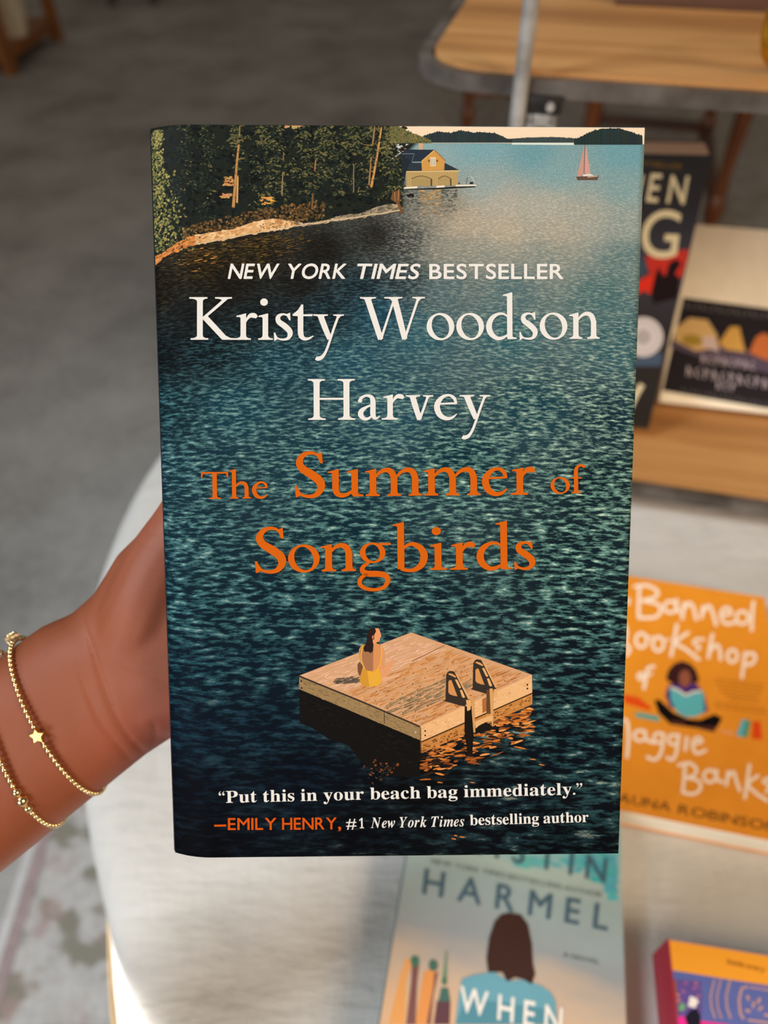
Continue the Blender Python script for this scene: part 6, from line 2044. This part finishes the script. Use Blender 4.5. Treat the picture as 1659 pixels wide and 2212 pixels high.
def limb(pts, flat_=0.9, n=16):
    """finger-like chain: (px, py, depth, radius in mm)"""
    q = spline(pts, 5)
    P = [wpt(a[0], a[1], a[2]) for a in q]
    Rr = [a[3] / 1000.0 for a in q]
    # rounded tip
    t_ = (P[-1] - P[-2]).normalized()
    for u in (0.45, 0.8, 0.97):
        P.append(P[len(q) - 1] + t_ * Rr[len(q) - 1] * u)
        Rr.append(Rr[len(q) - 1] * math.sqrt(max(0.02, 1 - u * u)))
    hand.tube(P, Rr, n)
    return P, Rr


# heel of the thumb, then the thumb itself running up behind the cover
limb([(252, 1446, 0.258, 13), (308, 1340, 0.257, 15.4), (352, 1232, 0.258, 14.2), (410, 1130, 0.259, 12.2), (452, 1040, 0.259, 11.2), (480, 950, 0.257, 10.6), (492, 880, 0.255, 9.4)])
# heel of the little-finger side
limb([(232, 1536, 0.262, 13), (300, 1508, 0.260, 15.0), (372, 1488, 0.260, 15.6), (470, 1456, 0.261, 15), (560, 1410, 0.262, 13)])
# four fingers along the back cover, slightly curled so that their tips press on it
F = {'index': [(560, 1080, 0.262, 10.5), (690, 1020, 0.2580, 9.6), (820, 968, 0.2560, 8.8), (920, 930, 0.2500, 8.0), (985, 908, 0.2465, 7.2)],
     'middle': [(600, 1170, 0.262, 10.8), (740, 1112, 0.2585, 9.8), (890, 1062, 0.2570, 9.0), (1000, 1024, 0.2510, 8.2), (1070, 1002, 0.2475, 7.4)],
     'ring': [(640, 1270, 0.262, 10.4), (770, 1226, 0.2590, 9.4), (910, 1190, 0.2575, 8.7), (1010, 1162, 0.2515, 7.9), (1074, 1146, 0.2480, 7.1)],
     'little': [(660, 1372, 0.262, 9.4), (770, 1346, 0.2595, 8.3), (870, 1322, 0.2580, 7.7), (950, 1302, 0.2520, 7.0), (1002, 1290, 0.2490, 6.3)]}
tips = {}
for k, v_ in F.items():
    tips[k] = limb(v_)
me = bpy.data.meshes.new('tmp_hand')
me.from_pydata(hand.v, [], hand.f)
tmp = bpy.data.objects.new('tmp_hand', me)
COL.objects.link(tmp)
bm = bmesh.new(); bm.from_mesh(me); bmesh.ops.recalc_face_normals(bm, faces=bm.faces[:]); bm.to_mesh(me); bm.free()
rm = tmp.modifiers.new('r', 'REMESH')
rm.mode = 'VOXEL'
rm.voxel_size = 0.0011
rm.use_smooth_shade = True
sm = tmp.modifiers.new('s', 'SMOOTH')
sm.factor = 0.5
sm.iterations = 14
dg = bpy.context.evaluated_depsgraph_get()
skin_me = bpy.data.meshes.new_from_object(tmp.evaluated_get(dg))
bpy.data.objects.remove(tmp)
skin_me.name = 'person'

# carve the creases of wrist and palm and paint the natural skin tone
ICAM = MCAM.inverted()
CRS = [([(176, 1336), (196, 1392), (214, 1450), (238, 1520), (262, 1570), (292, 1608), (322, 1632)], 5.0, 0.0010),
       ([(168, 1440), (190, 1500), (214, 1556), (246, 1602), (286, 1646)], 5.0, 0.0008),
       ([(262, 1440), (300, 1444), (352, 1452)], 3.5, 0.0003), ([(312, 1140), (334, 1150), (352, 1152)], 3.0, 0.0003), ([(296, 1170), (322, 1178), (350, 1180)], 3.0, 0.0003), ([(280, 1205), (306, 1220), (340, 1226)], 3.0, 0.00025),
       ([(268, 1442), (300, 1452), (356, 1470)], 3.5, 0.0003), ([(330, 1606), (336, 1585), (330, 1560)], 5, 0.0006)]
CRS = [([(x, y) for x, y in spline(p_, 4)], w_, d_) for p_, w_, d_ in CRS]


def seg_d(p, a, b):
    vx, vy = b[0] - a[0], b[1] - a[1]
    L2 = vx * vx + vy * vy or 1
    u = max(0, min(1, ((p[0] - a[0]) * vx + (p[1] - a[1]) * vy) / L2))
    return math.hypot(p[0] - a[0] - u * vx, p[1] - a[1] - u * vy)


cols = []
S_TAN, S_PALM, S_PINK = lin((130, 68, 40)), lin((148, 82, 58)), lin((150, 74, 56))
cin = MCAM.to_3x3().inverted()
NRM = [v_.normal.copy() for v_ in skin_me.vertices]
COS = [v_.co.copy() for v_ in skin_me.vertices]
for vi, co_v in enumerate(COS):
    c = ICAM @ co_v
    px, py = CX + FPX * c.x / -c.z, CY - FPX * c.y / -c.z
    nz = (cin @ NRM[vi]).z
    if nz > 0.05 and 100 < px < 420:
        off = 0.0
        for pts, w_, d_ in CRS:
            dm, iq = min((seg_d((px, py), a, b), i_) for i_, (a, b) in enumerate(zip(pts, pts[1:]))) if (min(p_[0] for p_ in pts) - 30 < px < max(p_[0] for p_ in pts) + 30 and min(p_[1] for p_ in pts) - 30 < py < max(p_[1] for p_ in pts) + 30) else (99, 0)
            if dm < w_ * 3:
                off += d_ * math.exp(-(dm / w_) ** 2) * math.sin(math.pi * min(1.0, (iq + 0.5) / len(pts) * 0.9 + 0.05)) ** 0.8
        COS[vi] = co_v + DEP * off
    u = max(0.0, min(1.0, (px - 150) / 180.0)) * max(0.0, min(1.0, nz * 2 + 0.3))
    w_ = max(0.0, min(1.0, (py - 1480) / 120.0)) * u
    cols += [S_TAN[k] * (1 - u) + (S_PALM[k] * (1 - w_) + S_PINK[k] * w_) * u for k in range(3)] + [1.0]
skin_me.vertices.foreach_set('co', [k for q in COS for k in q])
at = skin_me.color_attributes.new('skin_tone', 'FLOAT_COLOR', 'POINT')
at.data.foreach_set('color', cols)
skin_me.materials.clear()
skin_me.materials.append(skin_mat())
org = wpt(130, 1541, WD)
skin_me.transform(Matrix.Translation(-org))
skin_me.polygons.foreach_set('use_smooth', [True] * len(skin_me.polygons))
person = link('person', skin_me)
person.location = org
tag(person, 'tanned left forearm and hand reaching in from the left behind the held book', 'person')

NAIL = plain('pale_pink_nail', (226, 170, 156), 0.25)
for k, (P, Rr) in tips.items():
    e_, d_ = P[-3], (P[-1] - P[-5]).normalized()
    nrm = (DEP - d_ * DEP.dot(d_)).normalized()      # nails face away from the book
    sd_ = d_.cross(nrm).normalized()
    vs_, fs_ = [], []
    for i in range(7):
        for j in range(7):
            u, w_ = (i / 6 - 0.5) * 2, (j / 6 - 0.5) * 2
            L_ = 0.0055 * math.sqrt(max(0.0, 1 - (0.75 * u) ** 4))
            vs_.append(e_ - org + d_ * (w_ * L_ - 0.001) + sd_ * u * 0.0048 + nrm * (Rr[-4] * 0.97 - 0.0022 * u * u - 0.0009 * (1 + w_)))
    for i in range(6):
        for j in range(6):
            fs_.append((i * 7 + j, (i + 1) * 7 + j, (i + 1) * 7 + j + 1, i * 7 + j + 1))
    nb_ = MB()
    nb_.add(vs_, fs_)
    no = nb_.build('fingernail', NAIL, person, True)
    so = no.modifiers.new('t', 'SOLIDIFY')
    so.thickness = 0.0006

# ------------------------------------------------------------------ two gold bead bracelets on the wrist
bm = bmesh.new()
bmesh.ops.create_uvsphere(bm, u_segments=14, v_segments=9, radius=1.0)
for f in bm.faces:
    f.smooth = True
bead_me = bpy.data.meshes.new('bead')
bm.to_mesh(bead_me)
bm.free()
bead_me.materials.append(M['gold'])


def bracelet(name, label, p_top, p_bot, thick, bead_r, special, slack=(0, 0)):
    """closed loop of beads round the wrist; special: list of (fraction, radius) of larger beads on the visible side"""
    a, b = wpt(p_top[0], p_top[1], WD), wpt(p_bot[0], p_bot[1], WD)
    c = (a + b) / 2
    ax = (b - a) / 2
    e = empty(name, label, 'bracelet', tuple(c))
    N = 720
    fwd = (wpt(100, 1540, WD) - wpt(20, 1600, WD)).normalized()
    loop_ = []
    for k in range(N):
        an = 2 * math.pi * k / N
        # k = 0 at the top end, going over the camera side to the bottom end
        loop_.append(-ax * math.cos(an) - DEP * (thick * math.sin(an)) + fwd * (0.0014 * max(0.0, math.sin(an))))
    cum = [0.0]
    for k in range(N):
        cum.append(cum[-1] + (loop_[(k + 1) % N] - loop_[k]).length)
    tot = cum[-1]

    def pos(s_):
        s_ = s_ % tot
        lo, hi = 0, N
        while hi - lo > 1:
            m_ = (lo + hi) // 2
            if cum[m_] <= s_:
                lo = m_
            else:
                hi = m_
        u = (s_ - cum[lo]) / (cum[lo + 1] - cum[lo])
        return loop_[lo] * (1 - u) + loop_[(lo + 1) % N] * u
    half = tot / 2
    s_ = 0.0
    star_at = None
    while s_ < tot - bead_r * 1.2:
        fr = s_ / half
        r_ = bead_r
        skip = False
        for f0, rr in special:
            if rr is None:
                if abs(fr - f0) * half < 0.0030:
                    skip = True
                    star_at = f0 * half
            elif abs(fr - f0) * half < rr:
                r_ = rr
        if not skip:
            ob = link('bead', bead_me, e)
            ob.location = pos(s_ + r_)
            ob.scale = (r_, r_, r_)
        s_ += 2 * r_ * 0.985 if not skip else 0.0006
    # thin elastic cord through the beads
    cd = MB()
    cd.tube(loop_[::6], bead_r * 0.35, 6, True)
    cd.build('cord', M['gold'], e, True)
    return e, pos, half, star_at, ax


br1, pos1, half1, star_s, ax1 = bracelet('bead_bracelet', 'gold bead bracelet with a small star charm nearer the palm', (38, 1380), (219, 1708), 0.0206, 0.00098, [(0.525, None)])
# star charm
sp_ = pos1(star_s)
sx = ax1.normalized()
nrm = (-DEP + sx * 0.10 - sx.cross(DEP) * 0.13).normalized()
sx = (sx - nrm * sx.dot(nrm)).normalized()
sy = nrm.cross(sx).normalized()
star = MB()
pts = []
for k in range(10):
    rr = 0.0030 if k % 2 == 0 else 0.00165
    an = 2 * math.pi * k / 10 + 0.3
    pts.append((rr * math.cos(an), rr * math.sin(an)))
star.prism(pts, -0.0008, 0.0008)
so_ = star.build('star_charm', M['gold_star'], br1, False, 'small flat gold star')
bv = so_.modifiers.new('b', 'BEVEL')
bv.width = 0.0003
bv.segments = 2
mm_ = Matrix((sx, sy, nrm)).transposed().to_4x4()
mm_.translation = sp_ + nrm * 0.0004
so_.matrix_local = mm_
# clasp coil at the upper end
cl = MB()
cl.tube([(0.0016 * math.cos(k * 0.6), 0.0016 * math.sin(k * 0.6), -0.0022 + k * 0.00012) for k in range(38)], 0.00028, 6)
co_ = cl.build('clasp', M['gold'], br1, True)
mm_ = Matrix((sx, sy, nrm)).transposed().to_4x4()
mm_.translation = pos1(0.0) - sx * 0.0012 - sy * 0.0016
co_.matrix_local = mm_
bracelet('bead_bracelet', 'gold bead bracelet with graduated larger beads nearer the frame edge', (-22, 1408), (132, 1776), 0.0212, 0.00105,
         [(0.255, 0.00135), (0.30, 0.0021), (0.345, 0.0016), (0.655, 0.0016), (0.70, 0.0021), (0.745, 0.0016)])

for o_ in list(bpy.data.meshes):
    if o_.users == 0:
        bpy.data.meshes.remove(o_)
